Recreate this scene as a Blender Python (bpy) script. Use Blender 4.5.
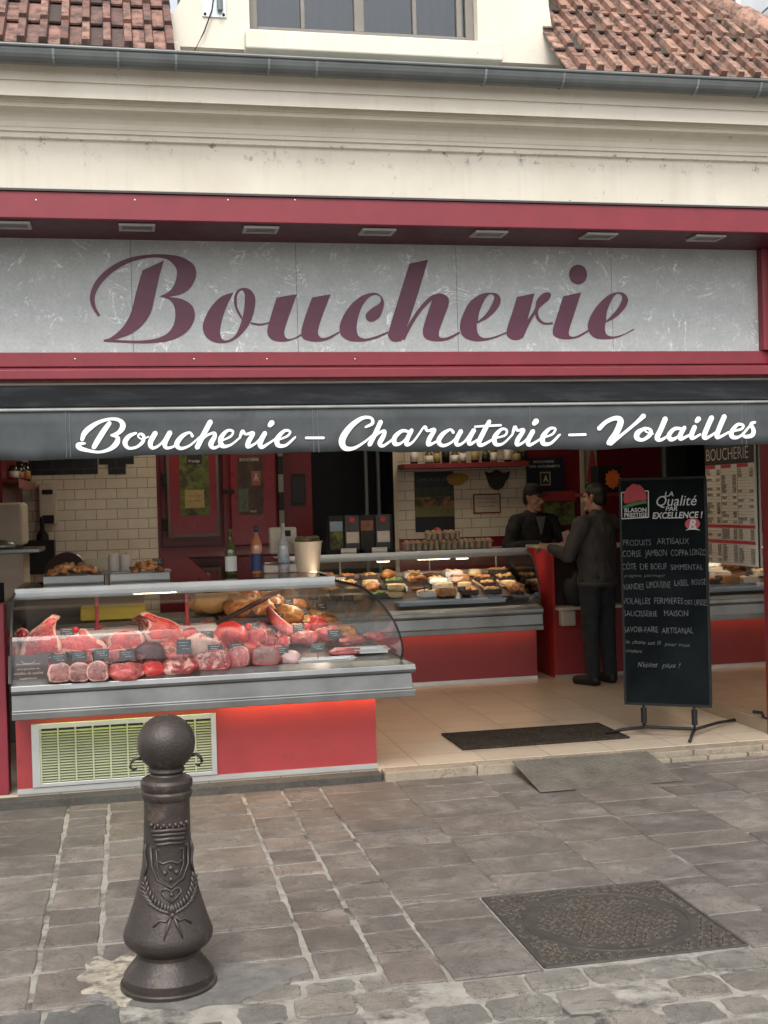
import bpy, bmesh, math, random
from mathutils import Vector, Matrix, noise as mnoise
R = math.radians
random.seed(7)
S = bpy.context.scene
for o in list(bpy.data.objects): bpy.data.objects.remove(o)
COL = S.collection

# ------------------------------------------------------------------ camera
FPX = 1216.0
YAW, PITCH, ROLL = R(11.9), R(-0.5), R(1.6)
CAM = Vector((0, -7.0, 1.6))
Fw = Vector((math.sin(YAW)*math.cos(PITCH), math.cos(YAW)*math.cos(PITCH), math.sin(PITCH)))
R0 = Vector((math.cos(YAW), -math.sin(YAW), 0)); U0 = R0.cross(Fw)
Rt = math.cos(ROLL)*R0 - math.sin(ROLL)*U0
Up = math.sin(ROLL)*R0 + math.cos(ROLL)*U0
cd = bpy.data.cameras.new('camera'); cam = bpy.data.objects.new('camera', cd); COL.objects.link(cam)
m = Matrix.Identity(4)
for i in range(3): m[i][0], m[i][1], m[i][2], m[i][3] = Rt[i], Up[i], -Fw[i], CAM[i]
cam.matrix_world = m
cd.sensor_fit = 'VERTICAL'; cd.sensor_height = 36; cd.lens = FPX/1024*36; cd.clip_end = 2000
S.camera = cam
# ------------------------------------------------------------------ light
w = bpy.data.worlds.new('World'); S.world = w; w.use_nodes = True
nt = w.node_tree; bg = nt.nodes['Background']
sky = nt.nodes.new('ShaderNodeTexSky'); sky.sky_type = 'NISHITA'; sky.sun_disc = False
SUN_EL, SUN_ROT = R(52), R(195)
sky.sun_elevation = SUN_EL; sky.sun_rotation = SUN_ROT
sky.air_density = 1.0; sky.dust_density = 3.0; sky.ozone_density = 1.0
hs = nt.nodes.new('ShaderNodeHueSaturation'); hs.inputs['Saturation'].default_value = 0.22
nt.links.new(sky.outputs[0], hs.inputs['Color']); nt.links.new(hs.outputs[0], bg.inputs[0])
bg.inputs[1].default_value = 0.15
sl = bpy.data.lights.new('sun', 'SUN'); sl.energy = 1.0; sl.angle = R(25); sl.color = (1, .95, .87)
so = bpy.data.objects.new('sun', sl); COL.objects.link(so)
sd = Vector((math.sin(SUN_ROT)*math.cos(SUN_EL), math.cos(SUN_ROT)*math.cos(SUN_EL), math.sin(SUN_EL)))
so.rotation_euler = sd.to_track_quat('Z', 'Y').to_euler()
S.view_settings.view_transform = 'Standard'; S.view_settings.look = 'None'
S.view_settings.exposure = 0.85; S.view_settings.gamma = 1
S.render.engine = 'CYCLES'
S.cycles.max_bounces = 10; S.cycles.transparent_max_bounces = 24; S.cycles.glossy_bounces = 5

# ------------------------------------------------------------------ measuring helpers: rays of the photograph met with real planes
def ray(x, y): return Fw + Rt*((x-384)/FPX) - Up*((y-512)/FPX)
def atY(x, y, Y=0.0): r = ray(x, y); return CAM + r*((Y-CAM.y)/r.y)
def atZ(x, y, Z=0.0): r = ray(x, y); return CAM + r*((Z-CAM.z)/r.z)
def atX(x, y, X=0.0): r = ray(x, y); return CAM + r*((X-CAM.x)/r.x)
def atP(x, y, p, n): r = ray(x, y); return CAM + r*((p-CAM).dot(n)/r.dot(n))

# ------------------------------------------------------------------ materials
MATS = {}
def nodes(name):
    m = bpy.data.materials.new(name); m.use_nodes = True
    return m, m.node_tree, m.node_tree.nodes['Principled BSDF']
def coords(t, rnd=True):
    c = t.nodes.new('ShaderNodeTexCoord')
    if not rnd: return c.outputs['Object']
    oi = t.nodes.new('ShaderNodeObjectInfo'); mu = t.nodes.new('ShaderNodeMath'); mu.operation = 'MULTIPLY'; mu.inputs[1].default_value = 37
    t.links.new(oi.outputs['Random'], mu.inputs[0])
    a = t.nodes.new('ShaderNodeVectorMath'); a.operation = 'ADD'
    t.links.new(c.outputs['Object'], a.inputs[0]); t.links.new(mu.outputs[0], a.inputs[1])
    return a.outputs[0]
def noise(t, vec, scale, detail=4, rough=.55, dist=0):
    n = t.nodes.new('ShaderNodeTexNoise'); n.inputs['Scale'].default_value = scale; n.inputs['Detail'].default_value = detail
    n.inputs['Roughness'].default_value = rough; n.inputs['Distortion'].default_value = dist
    t.links.new(vec, n.inputs['Vector']); return n.outputs['Fac']
def ramp(t, fac, stops):
    r = t.nodes.new('ShaderNodeValToRGB'); e = r.color_ramp.elements
    while len(e) < len(stops): e.new(.5)
    for i, (p, c) in enumerate(stops):
        e[i].position = p; e[i].color = c if len(c) == 4 else (*c, 1)
    t.links.new(fac, r.inputs[0]); return r.outputs[0]
def mix(t, fac, a, b, mode='MIX'):
    n = t.nodes.new('ShaderNodeMix'); n.data_type = 'RGBA'; n.blend_type = mode
    for s, v in ((0, fac), (6, a), (7, b)):
        if isinstance(v, (int, float)): n.inputs[s].default_value = v
        elif isinstance(v, tuple): n.inputs[s].default_value = (*v, 1) if len(v) == 3 else v
        else: t.links.new(v, n.inputs[s])
    return n.outputs[2]
def bump(t, b, h, strength=.3, dist=.01):
    n = t.nodes.new('ShaderNodeBump'); n.inputs['Strength'].default_value = strength; n.inputs['Distance'].default_value = dist
    t.links.new(h, n.inputs['Height']); t.links.new(n.outputs[0], b.inputs['Normal'])
def attr(t, name='rnd'):
    a = t.nodes.new('ShaderNodeAttribute'); a.attribute_name = name; return a.outputs['Fac']
def sc(c, k): return tuple(min(1, v*k) for v in c)
def M(name, col, rough=.6, var=.15, scale=6, bmp=0, bscale=60, metal=0, spec=.5, spots=None, bdist=.004, coat=0):
    if name in MATS: return MATS[name]
    m, t, b = nodes(name); v = coords(t)
    f = noise(t, v, scale, 6, .6)
    c = ramp(t, f, [(.3, sc(col, 1-var)), (.7, sc(col, 1+var))])
    if spots:
        scol, ss, lo, hi = spots
        f2 = noise(t, v, ss, 8, .7)
        c = mix(t, ramp(t, f2, [(lo, (0, 0, 0)), (hi, (1, 1, 1))]), c, scol)
    t.links.new(c, b.inputs['Base Color'])
    rr = t.nodes.new('ShaderNodeMapRange'); rr.inputs[3].default_value = max(.02, rough-.1); rr.inputs[4].default_value = min(1, rough+.1)
    t.links.new(noise(t, v, scale*3, 3), rr.inputs[0]); t.links.new(rr.outputs[0], b.inputs['Roughness'])
    b.inputs['Metallic'].default_value = metal; b.inputs['Specular IOR Level'].default_value = spec
    b.inputs['Coat Weight'].default_value = coat
    if bmp: bump(t, b, noise(t, v, bscale, 5, .65), bmp, bdist)
    MATS[name] = m; return m
def EM(name, col, strength):
    if name in MATS: return MATS[name]
    m, t, b = nodes(name); b.inputs['Base Color'].default_value = (*col, 1)
    b.inputs['Emission Color'].default_value = (*col, 1); b.inputs['Emission Strength'].default_value = strength
    MATS[name] = m; return m
def glass(name, tint=(1, 1, 1), ior=1.5, gain=1.0, rough=.0):
    m = bpy.data.materials.new(name); m.use_nodes = True; t = m.node_tree
    t.nodes.remove(t.nodes['Principled BSDF']); out = t.nodes['Material Output']
    tr = t.nodes.new('ShaderNodeBsdfTransparent'); tr.inputs[0].default_value = (*tint, 1)
    gl = t.nodes.new('ShaderNodeBsdfGlossy'); gl.inputs['Roughness'].default_value = rough
    fr = t.nodes.new('ShaderNodeFresnel'); fr.inputs[0].default_value = ior
    mu = t.nodes.new('ShaderNodeMath'); mu.operation = 'MULTIPLY'; mu.inputs[1].default_value = gain; mu.use_clamp = True
    mx = t.nodes.new('ShaderNodeMixShader')
    t.links.new(fr.outputs[0], mu.inputs[0]); t.links.new(mu.outputs[0], mx.inputs[0]); t.links.new(tr.outputs[0], mx.inputs[1]); t.links.new(gl.outputs[0], mx.inputs[2])
    t.links.new(mx.outputs[0], out.inputs[0]); MATS[name] = m; return m

# ------------------------------------------------------------------ mesh builder
class MB:
    def __init__(s): s.v = []; s.f = []; s.mi = []; s.rn = []
    def add(s, vs, fs, mi=0, rn=None):
        k = len(s.v); s.v += [Vector(p) for p in vs]
        for i, f in enumerate(fs):
            s.f.append([k+j for j in f]); s.mi.append(mi[i] if isinstance(mi, list) else mi); s.rn.append(random.random() if rn is None else rn)
        return s
    def box(s, a, b, mi=0, rn=None):
        x0, y0, z0 = a; x1, y1, z1 = b
        vs = [(x0,y0,z0),(x1,y0,z0),(x1,y1,z0),(x0,y1,z0),(x0,y0,z1),(x1,y0,z1),(x1,y1,z1),(x0,y1,z1)]
        return s.add(vs, [(3,2,1,0),(4,5,6,7),(0,1,5,4),(1,2,6,5),(2,3,7,6),(3,0,4,7)], mi, random.random() if rn is None else rn)
    def obox(s, c, ax, ay, az, mi=0):   # centre and three half axes
        c, ax, ay, az = map(Vector, (c, ax, ay, az))
        vs = [c+i*ax+j*ay+k*az for k in (-1, 1) for i, j in ((-1,-1),(1,-1),(1,1),(-1,1))]
        return s.add(vs, [(3,2,1,0),(4,5,6,7),(0,1,5,4),(1,2,6,5),(2,3,7,6),(3,0,4,7)], mi, random.random())
    def tube(s, pts, r, n=8, mi=0, cap=True):
        pts = [Vector(p) for p in pts]; rs = r if isinstance(r, (list, tuple)) else [r]*len(pts)
        rings = []; up = Vector((0, 0, 1))
        for i, p in enumerate(pts):
            d = (pts[min(i+1, len(pts)-1)]-pts[max(i-1, 0)]).normalized()
            a = d.cross(up if abs(d.z) < .9 else Vector((1, 0, 0))).normalized(); b = d.cross(a)
            rings.append([p+(a*math.cos(2*math.pi*k/n)+b*math.sin(2*math.pi*k/n))*rs[i] for k in range(n)])
        vs = [q for rg in rings for q in rg]
        fs = [(i*n+k, i*n+(k+1) % n, (i+1)*n+(k+1) % n, (i+1)*n+k) for i in range(len(pts)-1) for k in range(n)]
        if cap: fs += [tuple(range(n))[::-1], tuple(range((len(pts)-1)*n, len(pts)*n))]
        return s.add(vs, fs, mi, random.random())
    def lathe(s, prof, c=(0,0,0), n=24, mi=0, axis='z'):
        c = Vector(c); vs = []
        for r, h in prof:
            for k in range(n):
                a = 2*math.pi*k/n
                p = (r*math.cos(a), r*math.sin(a), h)
                if axis == 'y': p = (p[0], p[2], p[1])
                vs.append(c+Vector(p))
        fs = [(i*n+k, i*n+(k+1) % n, (i+1)*n+(k+1) % n, (i+1)*n+k) for i in range(len(prof)-1) for k in range(n)]
        fs += [tuple(range(n))[::-1], tuple(range((len(prof)-1)*n, len(prof)*n))]
        return s.add(vs, fs, mi, random.random())
    def ell(s, c, r, n=16, mi=0, amp=0, fr=3, seed=0):
        c = Vector(c); vs = []; m_ = n//2
        for i in range(1, m_):
            th = math.pi*i/m_
            for k in range(n):
                a = 2*math.pi*k/n; d = Vector((math.sin(th)*math.cos(a), math.sin(th)*math.sin(a), math.cos(th)))
                q = 1+amp*mnoise.noise(d*fr+Vector((seed, seed*1.7, 0)))
                vs.append(c+Vector((d.x*r[0], d.y*r[1], d.z*r[2]))*q)
        vs += [c+Vector((0, 0, r[2])), c-Vector((0, 0, r[2]))]; T = (m_-1)*n
        fs = [(i*n+k, (i+1)*n+k, (i+1)*n+(k+1) % n, i*n+(k+1) % n) for i in range(m_-2) for k in range(n)]
        fs += [(T, k, (k+1) % n) for k in range(n)] + [((m_-2)*n+k, T+1, (m_-2)*n+(k+1) % n) for k in range(n)]
        return s.add(vs, fs, mi, random.random())
    def prism(s, poly, d, mi=0, cap2=None):   # poly: 3D points of a planar outline, d: extrusion vector
        poly = [Vector(p) for p in poly]; d = Vector(d); n = len(poly)
        vs = poly+[p+d for p in poly]
        fs = [tuple(range(n)), tuple(range(n, 2*n))[::-1]]+[(i, i+n, (i+1) % n+n, (i+1) % n) for i in range(n)]
        return s.add(vs, fs, mi, random.random())
    def sweep(s, prof, path, segs=None, mi=0, closed=True):   # profile (outward, z) carried along a plan path with mitred corners
        n = len(path); nr = []
        for i in range(n-1):
            dx, dy = path[i+1][0]-path[i][0], path[i+1][1]-path[i][1]; l = math.hypot(dx, dy); nr.append((dy/l, -dx/l))
        def off(i, d):
            a = nr[max(i-1, 0)]; b = nr[min(i, n-2)]
            k = d/(1+a[0]*b[0]+a[1]*b[1]); return path[i][0]+(a[0]+b[0])*k, path[i][1]+(a[1]+b[1])*k
        for i in (range(n-1) if segs is None else segs):
            A = [(*off(i, d), z) for d, z in prof]; B = [(*off(i+1, d), z) for d, z in prof]; q = len(prof)
            fs = [(j, (j+1) % q, q+(j+1) % q, q+j) for j in range(q if closed else q-1)]
            if closed: fs += [tuple(range(q))[::-1], tuple(range(q, 2*q))]
            s.add(A+B, fs, mi, random.random())
        return s
    def build(s, name, mats, parent=None, smooth=False, bevel=0, bseg=2, local=False, sub=0):
        me = bpy.data.meshes.new(name)
        off = Vector((0, 0, 0))
        if parent is not None and not local:
            p = parent
            while p is not None: off = off+p.location; p = p.parent
        me.from_pydata([tuple(v-off) for v in s.v], [], s.f)
        if not isinstance(mats, (list, tuple)): mats = [mats]
        for m_ in mats: me.materials.append(m_)
        me.polygons.foreach_set('material_index', s.mi)
        a = me.attributes.new('rnd', 'FLOAT', 'FACE'); a.data.foreach_set('value', s.rn)
        bm = bmesh.new(); bm.from_mesh(me); bmesh.ops.recalc_face_normals(bm, faces=bm.faces); bm.to_mesh(me); bm.free()
        if smooth: me.polygons.foreach_set('use_smooth', [True]*len(me.polygons))
        me.update(); o = bpy.data.objects.new(name, me); COL.objects.link(o); o.parent = parent
        if bevel:
            b = o.modifiers.new('bevel', 'BEVEL'); b.width = bevel; b.segments = bseg; b.limit_method = 'ANGLE'; b.angle_limit = R(40)
        if sub:
            u = o.modifiers.new('sub', 'SUBSURF'); u.levels = sub; u.render_levels = sub
        return o
def tag(o, label, cat, group=None):
    o['label'] = label; o['category'] = cat
    if group: o['group'] = group
    return o
def thing(name, label, cat, loc=(0,0,0), group=None, rz=0):
    o = bpy.data.objects.new(name, None); o.empty_display_size = .1; COL.objects.link(o); o.location = loc; o.rotation_euler.z = rz
    return tag(o, label, cat, group)
def struct(o): o['kind'] = 'structure'; return o
def copy_tree(o, parent=None):
    c = o.copy(); COL.objects.link(c); c.parent = parent
    for ch in list(o.children): copy_tree(ch, c)
    return c
def link_mesh(name, me, mat, parent):
    me.materials.clear(); me.materials.append(mat)
    o = bpy.data.objects.new(name, me); COL.objects.link(o); o.parent = parent; return o
def wloc(p):
    off = Vector((0, 0, 0))
    while p is not None: off = off+p.location; p = p.parent
    return off
# writing with the built-in font, laid on a real plane: o = start of baseline, rx = unit right, uz = unit up
def text_curve(s, shear=0, bold=0):
    c = bpy.data.curves.new('t', 'FONT'); c.body = s; c.size = 1; c.shear = shear; c.offset = bold; c.resolution_u = 3
    o = bpy.data.objects.new('t', c); COL.objects.link(o)
    dg = bpy.context.evaluated_depsgraph_get(); dg.update()
    me = bpy.data.meshes.new_from_object(o.evaluated_get(dg)); bpy.data.objects.remove(o); return me
def put_text(mb, s, o, rx, uz, width, height, shear=0, bold=0, mi=0, jit=0):
    me = text_curve(s, shear, bold)
    if not len(me.vertices): return
    xs = [v.co.x for v in me.vertices]; ys = [v.co.y for v in me.vertices]
    x0, x1 = min(xs), max(xs); capH = .73
    vs = []
    for v in me.vertices:
        x = (v.co.x-x0)/(x1-x0)*width; y = v.co.y/capH*height
        if jit: y += jit*mnoise.noise(Vector((x*30, o[2]*9, 0)))*height; x += jit*.4*mnoise.noise(Vector((x*25, o[2]*7, y*30)))*height
        vs.append(Vector(o)+Vector(rx)*x+Vector(uz)*y)
    mb.add(vs, [tuple(p.vertices) for p in me.polygons], mi, .5); bpy.data.meshes.remove(me)
# a brush stroke of varying width (photo tracing) laid on plane Y; offsets keep overlapping strokes apart
def catmull(P, n=6):
    out = []
    for i in range(len(P)-1):
        p0, p1, p2, p3 = P[max(i-1, 0)], P[i], P[i+1], P[min(i+2, len(P)-1)]
        for k in range(n):
            t = k/n
            out.append(tuple(.5*((2*b)+(-a+c)*t+(2*a-5*b+4*c-d)*t*t+(-a+3*b-3*c+d)*t**3) for a, b, c, d in zip(p0, p1, p2, p3)))
    out.append(tuple(P[-1])); return out
STROKE_K = [0]
def stroke(mb, pts, conv, Y, mi=0):
    STROKE_K[0] += 1; Y = Y-.0003*(STROKE_K[0] % 9)
    q = catmull(pts); L = []; Rr = []
    for i, (x, y, wd) in enumerate(q):
        a = q[max(i-1, 0)]; b = q[min(i+1, len(q)-1)]
        dx, dy = b[0]-a[0], b[1]-a[1]; l = math.hypot(dx, dy) or 1
        wd *= 1.24; nx, ny = -dy/l*wd/2, dx/l*wd/2
        L.append((x+nx, y+ny)); Rr.append((x-nx, y-ny))
    def cap(p, wd, e):   # rounded ends
        a = math.atan2(e[1]-p[1], e[0]-p[0])
        return [(p[0]+math.cos(a+t)*wd/2, p[1]+math.sin(a+t)*wd/2) for t in [-math.pi*k/6 for k in range(1, 6)]]
    vs = [atY(*conv(*p), Y) for p in L+Rr]; n = len(L)
    fs = [(i, i+1, n+i+1, n+i) for i in range(n-1)]
    for p, wd, e in ((q[0], q[0][2], Rr[0]), (q[-1], q[-1][2], L[-1])):
        c = cap(p, wd, e); k = len(vs); vs += [atY(*conv(*p2), Y) for p2 in c]
        ends = (n, 0) if e == Rr[0] else (n-1, 2*n-1)
        fs.append((ends[0], *range(k, k+5), ends[1]))
    mb.add(vs, fs, mi, .5)
def outline(pts, n=6):   # closed smooth outline; a third value marks a corner
    N = len(pts); out = []
    for i in range(N):
        p1, p2 = pts[i], pts[(i+1) % N]
        p0 = p1 if len(p1) > 2 else pts[i-1]; p3 = p2 if len(p2) > 2 else pts[(i+2) % N]
        for k in range(n):
            t = k/n
            out.append(tuple(.5*((2*p1[j])+(-p0[j]+p2[j])*t+(2*p0[j]-5*p1[j]+4*p2[j]-p3[j])*t*t+(-p0[j]+3*p1[j]-3*p2[j]+p3[j])*t**3) for j in (0, 1)))
    return out
def flat_fill(mb, loops, to3d, mi=0):   # even-odd fill of one or more closed outlines
    c = bpy.data.curves.new('f', 'CURVE'); c.dimensions = '2D'; c.fill_mode = 'BOTH'
    for lp in loops:
        sp = c.splines.new('POLY'); sp.points.add(len(lp)-1); sp.use_cyclic_u = True
        for p, (x, y) in zip(sp.points, lp): p.co = (x, y, 0, 1)
    o = bpy.data.objects.new('f', c); COL.objects.link(o)
    dg = bpy.context.evaluated_depsgraph_get(); dg.update()
    me = bpy.data.meshes.new_from_object(o.evaluated_get(dg)); bpy.data.objects.remove(o)
    mb.add([to3d(v.co.x, v.co.y) for v in me.vertices], [tuple(p.vertices) for p in me.polygons], mi, .5); bpy.data.meshes.remove(me)

# ------------------------------------------------------------------ palette
def wall_mat():
    m, t, b = nodes('plaster'); v = coords(t, False)
    f = noise(t, v, 2.2, 8, .6); c = ramp(t, f, [(.3, (.65, .60, .50)), (.7, (.75, .70, .60))])
    # rain streaks and dark mildew specks under the mouldings
    mp = t.nodes.new('ShaderNodeMapping'); mp.inputs['Scale'].default_value = (9, 9, .7); t.links.new(v, mp.inputs[0])
    f2 = noise(t, mp.outputs[0], 1.5, 6, .6); c = mix(t, ramp(t, f2, [(.54, (0, 0, 0)), (.85, (.35, .35, .35))]), c, (.46, .42, .34))
    f3 = noise(t, v, 17, 8, .75); c = mix(t, ramp(t, f3, [(.63, (0, 0, 0)), (.72, (.8, .8, .8))]), c, (.24, .21, .17))
    # mildew creeping down from the drip edges of the mouldings
    sp = t.nodes.new('ShaderNodeSeparateXYZ'); t.links.new(v, sp.inputs[0])
    geo = t.nodes.new('ShaderNodeNewGeometry'); sp2 = t.nodes.new('ShaderNodeSeparateXYZ'); t.links.new(geo.outputs['Position'], sp2.inputs[0])
    zr = ramp(t, sp2.outputs[2], [(0, (0, 0, 0))]); mr = t.nodes.new('ShaderNodeMapRange'); mr.inputs[1].default_value = 3.41; mr.inputs[2].default_value = 3.525; t.links.new(sp2.outputs[2], mr.inputs[0])
    mr2 = t.nodes.new('ShaderNodeMapRange'); mr2.inputs[1].default_value = 3.56; mr2.inputs[2].default_value = 3.54; t.links.new(sp2.outputs[2], mr2.inputs[0])
    mm = t.nodes.new('ShaderNodeMath'); mm.operation = 'MULTIPLY'; t.links.new(mr.outputs[0], mm.inputs[0]); t.links.new(mr2.outputs[0], mm.inputs[1])
    m3 = t.nodes.new('ShaderNodeMath'); m3.operation = 'MULTIPLY'; t.links.new(mm.outputs[0], m3.inputs[0]); t.links.new(ramp(t, noise(t, v, 16, 7, .75), [(.57, (0, 0, 0)), (.67, (.9, .9, .9))]), m3.inputs[1])
    c = mix(t, m3.outputs[0], c, (.10, .09, .075))
    t.links.new(c, b.inputs['Base Color']); b.inputs['Roughness'].default_value = .85
    bump(t, b, noise(t, v, 90, 6, .7), .25, .004); return m
PLASTER = wall_mat()
def marble():
    m, t, b = nodes('grey_marbled_panel'); v = coords(t, False)
    f = noise(t, v, 7, 8, .65); c = ramp(t, f, [(.3, (.37, .39, .385)), (.7, (.50, .52, .51))])
    f0 = noise(t, v, 55, 4, .7); c = mix(t, .35, c, ramp(t, f0, [(.3, (.25, .27, .26)), (.75, (.55, .57, .56))]))
    f1 = noise(t, v, 4.2, 4, .6, 1.6); vein = ramp(t, f1, [(.485, (0, 0, 0)), (.5, (1, 1, 1)), (.515, (0, 0, 0))])
    msk = ramp(t, noise(t, v, 5, 3, .6), [(.49, (0, 0, 0)), (.60, (1, 1, 1))]); vein = mix(t, 1.0, vein, msk, 'MULTIPLY')
    f2 = noise(t, v, 21, 3, .6, 2.0); v2 = ramp(t, f2, [(.48, (0, 0, 0)), (.5, (1, 1, 1)), (.52, (0, 0, 0))])
    msk2 = ramp(t, noise(t, v, 9, 3, .6), [(.53, (0, 0, 0)), (.63, (.9, .9, .9))]); v2 = mix(t, 1.0, v2, msk2, 'MULTIPLY')
    c = mix(t, vein, c, (.80, .83, .82)); c = mix(t, v2, c, (.74, .77, .76))
    t.links.new(c, b.inputs['Base Color']); b.inputs['Roughness'].default_value = .5; return m
MARBLE = marble()
REDPAINT = M('red_paint', (.20, .019, .030), .45, .12, 5, .08, 30, spots=((.36, .20, .18), 16, .70, .76))
REDDARK = M('dark_red_laminate', (.16, .010, .018), .35, .1, 3)
REDBASE = M('red_counter_panel', (.27, .034, .038), .36, .12, 2.5, .05, 10, spots=((.15, .03, .03), 9, .60, .78))
PLUM = M('plum_vinyl', (.105, .022, .050), .45, .12, 12)
CANVAS = M('charcoal_canvas', (.062, .068, .071), .9, .12, 5, .25, 260, bdist=.001, spec=.15, spots=((.095, .102, .106), 3, .46, .75))
WHITEVINYL = M('white_vinyl', (.82, .83, .82), .55, .04, 9)
ZINC = M('zinc', (.165, .18, .178), .45, .2, 4, .05, 20, metal=.35)
STEEL = M('stainless_steel', (.24, .245, .24), .34, .22, 3, metal=.9)
ALU = M('brushed_aluminium', (.60, .61, .60), .38, .08, 6, metal=.8)
DARK = M('black_plastic', (.011, .011, .012), .5, .2, 9, spec=.3)
CHALKBOARD = M('chalkboard_slate', (.006, .0085, .0095), .85, .35, 3, spec=.06, spots=((.012, .0155, .0165), 2.5, .45, .75))
CHALK = M('chalk', (.125, .13, .128), .9, .5, 60)
IRON = M('cast_iron', (.040, .031, .027), .40, .3, 7, .6, 90, metal=.25, spots=((.105, .075, .058), 13, .56, .72))
GLASS = glass('clear_glass', (.97, .985, .98), 1.5, 1.0)
CURVED = glass('display_glass', (.97, .985, .985), 1.5, .42)
CREAM = M('cream_plastic', (.55, .50, .40), .5, .08, 6)
WHITE = M('white_card', (.75, .74, .70), .7, .05, 9)
WOOD = M('light_wood', (.55, .38, .20), .6, .2, 12)
def tilemat(name, col, mortar, sx, sz, plane='xz', rough=.18, ms=.012, offset=.5, var=.08, bs=.3):
    m, t, b = nodes(name); c = t.nodes.new('ShaderNodeTexCoord'); s = t.nodes.new('ShaderNodeSeparateXYZ'); k = t.nodes.new('ShaderNodeCombineXYZ')
    t.links.new(c.outputs['Object'], s.inputs[0]); ii = {'x': 0, 'y': 1, 'z': 2}
    t.links.new(s.outputs[ii[plane[0]]], k.inputs[0]); t.links.new(s.outputs[ii[plane[1]]], k.inputs[1])
    br = t.nodes.new('ShaderNodeTexBrick'); br.offset = offset; br.inputs['Scale'].default_value = 1
    br.inputs['Brick Width'].default_value = sx; br.inputs['Row Height'].default_value = sz; br.inputs['Mortar Size'].default_value = ms*.5
    br.inputs['Color1'].default_value = (*sc(col, 1-var), 1); br.inputs['Color2'].default_value = (*sc(col, 1+var), 1); br.inputs['Mortar'].default_value = (*mortar, 1)
    br.inputs['Mortar Smooth'].default_value = .3
    t.links.new(k.outputs[0], br.inputs['Vector'])
    f = noise(t, c.outputs['Object'], 5, 7, .65); col_ = mix(t, .35, br.outputs['Color'], ramp(t, f, [(.3, sc(col, .75)), (.7, sc(col, 1.15))]), 'MULTIPLY' if False else 'MIX')
    col_ = mix(t, br.outputs['Fac'], col_, mortar)
    t.links.new(col_, b.inputs['Base Color']); b.inputs['Roughness'].default_value = rough
    inv = t.nodes.new('ShaderNodeMath'); inv.operation = 'SUBTRACT'; inv.inputs[0].default_value = 1; t.links.new(br.outputs['Fac'], inv.inputs[1])
    bump(t, b, inv.outputs[0], bs, .006); return m
METRO = tilemat('cream_metro_tile', (.68, .62, .51), (.36, .32, .25), .20, .10, 'xz', .15, .010, .5, .06)
FLOORT = tilemat('beige_floor_tile', (.52, .44, .34), (.24, .19, .135), .42, .42, 'xy', .28, .008, 0, .1, .15)
def stone(name, c1, c2, rough=.75, grit=.5, light=(.3,.27,.24)):
    m, t, b = nodes(name); v = coords(t, False); r = attr(t)
    c = ramp(t, r, [(0, c1), (.5, sc(c1, 1.35)), (1, c2)])
    fm = t.nodes.new('ShaderNodeMath'); fm.operation = 'MULTIPLY'; fm.inputs[1].default_value = 7.3; t.links.new(r, fm.inputs[0]); ff = t.nodes.new('ShaderNodeMath'); ff.operation = 'FRACT'; t.links.new(fm.outputs[0], ff.inputs[0])
    c = mix(t, ramp(t, ff.outputs[0], [(.62, (0, 0, 0)), (1, (.6, .6, .6))]), c, (c2[0]*1.02, c2[1]*.86, c2[2]*.78))   # some stones are pinker or tawnier than their neighbours
    w_ = t.nodes.new('ShaderNodeVectorMath'); w_.operation = 'ADD'; t.links.new(v, w_.inputs[0])   # every stone gets its own piece of pattern
    k_ = t.nodes.new('ShaderNodeMath'); k_.operation = 'MULTIPLY'; k_.inputs[1].default_value = 19; t.links.new(r, k_.inputs[0]); t.links.new(k_.outputs[0], w_.inputs[1]); u = w_.outputs[0]
    f = noise(t, u, 5, 9, .7, .6); c = mix(t, .6, c, ramp(t, f, [(.28, sc(c1, .55)), (.5, sc(c1, 1.3)), (.74, sc(c2, 1.25))]))
    g = noise(t, u, 150, 4, .75); c = mix(t, .55, c, mix(t, 1.0, c, ramp(t, g, [(.32, (.35, .35, .35)), (.52, (1, 1, 1)), (.72, (1.0, 1.0, 1.0))]), 'MULTIPLY'))
    f2 = noise(t, v, 55, 7, .75); c = mix(t, ramp(t, f2, [(.57, (0, 0, 0)), (.74, (.65, .65, .65))]), c, light)
    cr = noise(t, u, 3.2, 5, .6, 2.2); c = mix(t, ramp(t, cr, [(.488, (0, 0, 0)), (.5, (.75, .75, .75)), (.512, (0, 0, 0))]), c, sc(c1, .4))
    f4 = noise(t, v, 1.1, 6, .62); c = mix(t, ramp(t, f4, [(.46, (0, 0, 0)), (.72, (.6, .6, .6))]), c, sc(c1, .6))
    t.links.new(c, b.inputs['Base Color'])
    rr = t.nodes.new('ShaderNodeMapRange'); rr.inputs[3].default_value = rough-.28; rr.inputs[4].default_value = rough+.18
    t.links.new(noise(t, v, 3, 5), rr.inputs[0]); t.links.new(rr.outputs[0], b.inputs['Roughness'])
    h = t.nodes.new('ShaderNodeMath'); h.operation = 'ADD'; t.links.new(noise(t, u, 11, 8, .68), h.inputs[0])
    k = t.nodes.new('ShaderNodeMath'); k.operation = 'MULTIPLY'; k.inputs[1].default_value = .4; t.links.new(g, k.inputs[0]); t.links.new(k.outputs[0], h.inputs[1])
    bump(t, b, h.outputs[0], grit, .016); return m
SLAB = stone('brown_sandstone_slab', (.108, .095, .084), (.275, .246, .215), .66, .7)
SETT = stone('pale_cobble', (.150, .140, .122), (.31, .28, .235), .8, .9, (.36, .33, .29))
KERB = stone('stone_step', (.24, .20, .15), (.34, .28, .21), .75, .4, (.42, .38, .32))
MORTAR = M('mortar', (.29, .27, .235), .95, .25, 14, .8, 120, spots=((.07, .062, .055), 4, .48, .62))
CEMENT = M('cement', (.165, .155, .142), .95, .3, 9, .9, 90, bdist=.008, spots=((.09, .088, .082), 30, .5, .75))

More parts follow.
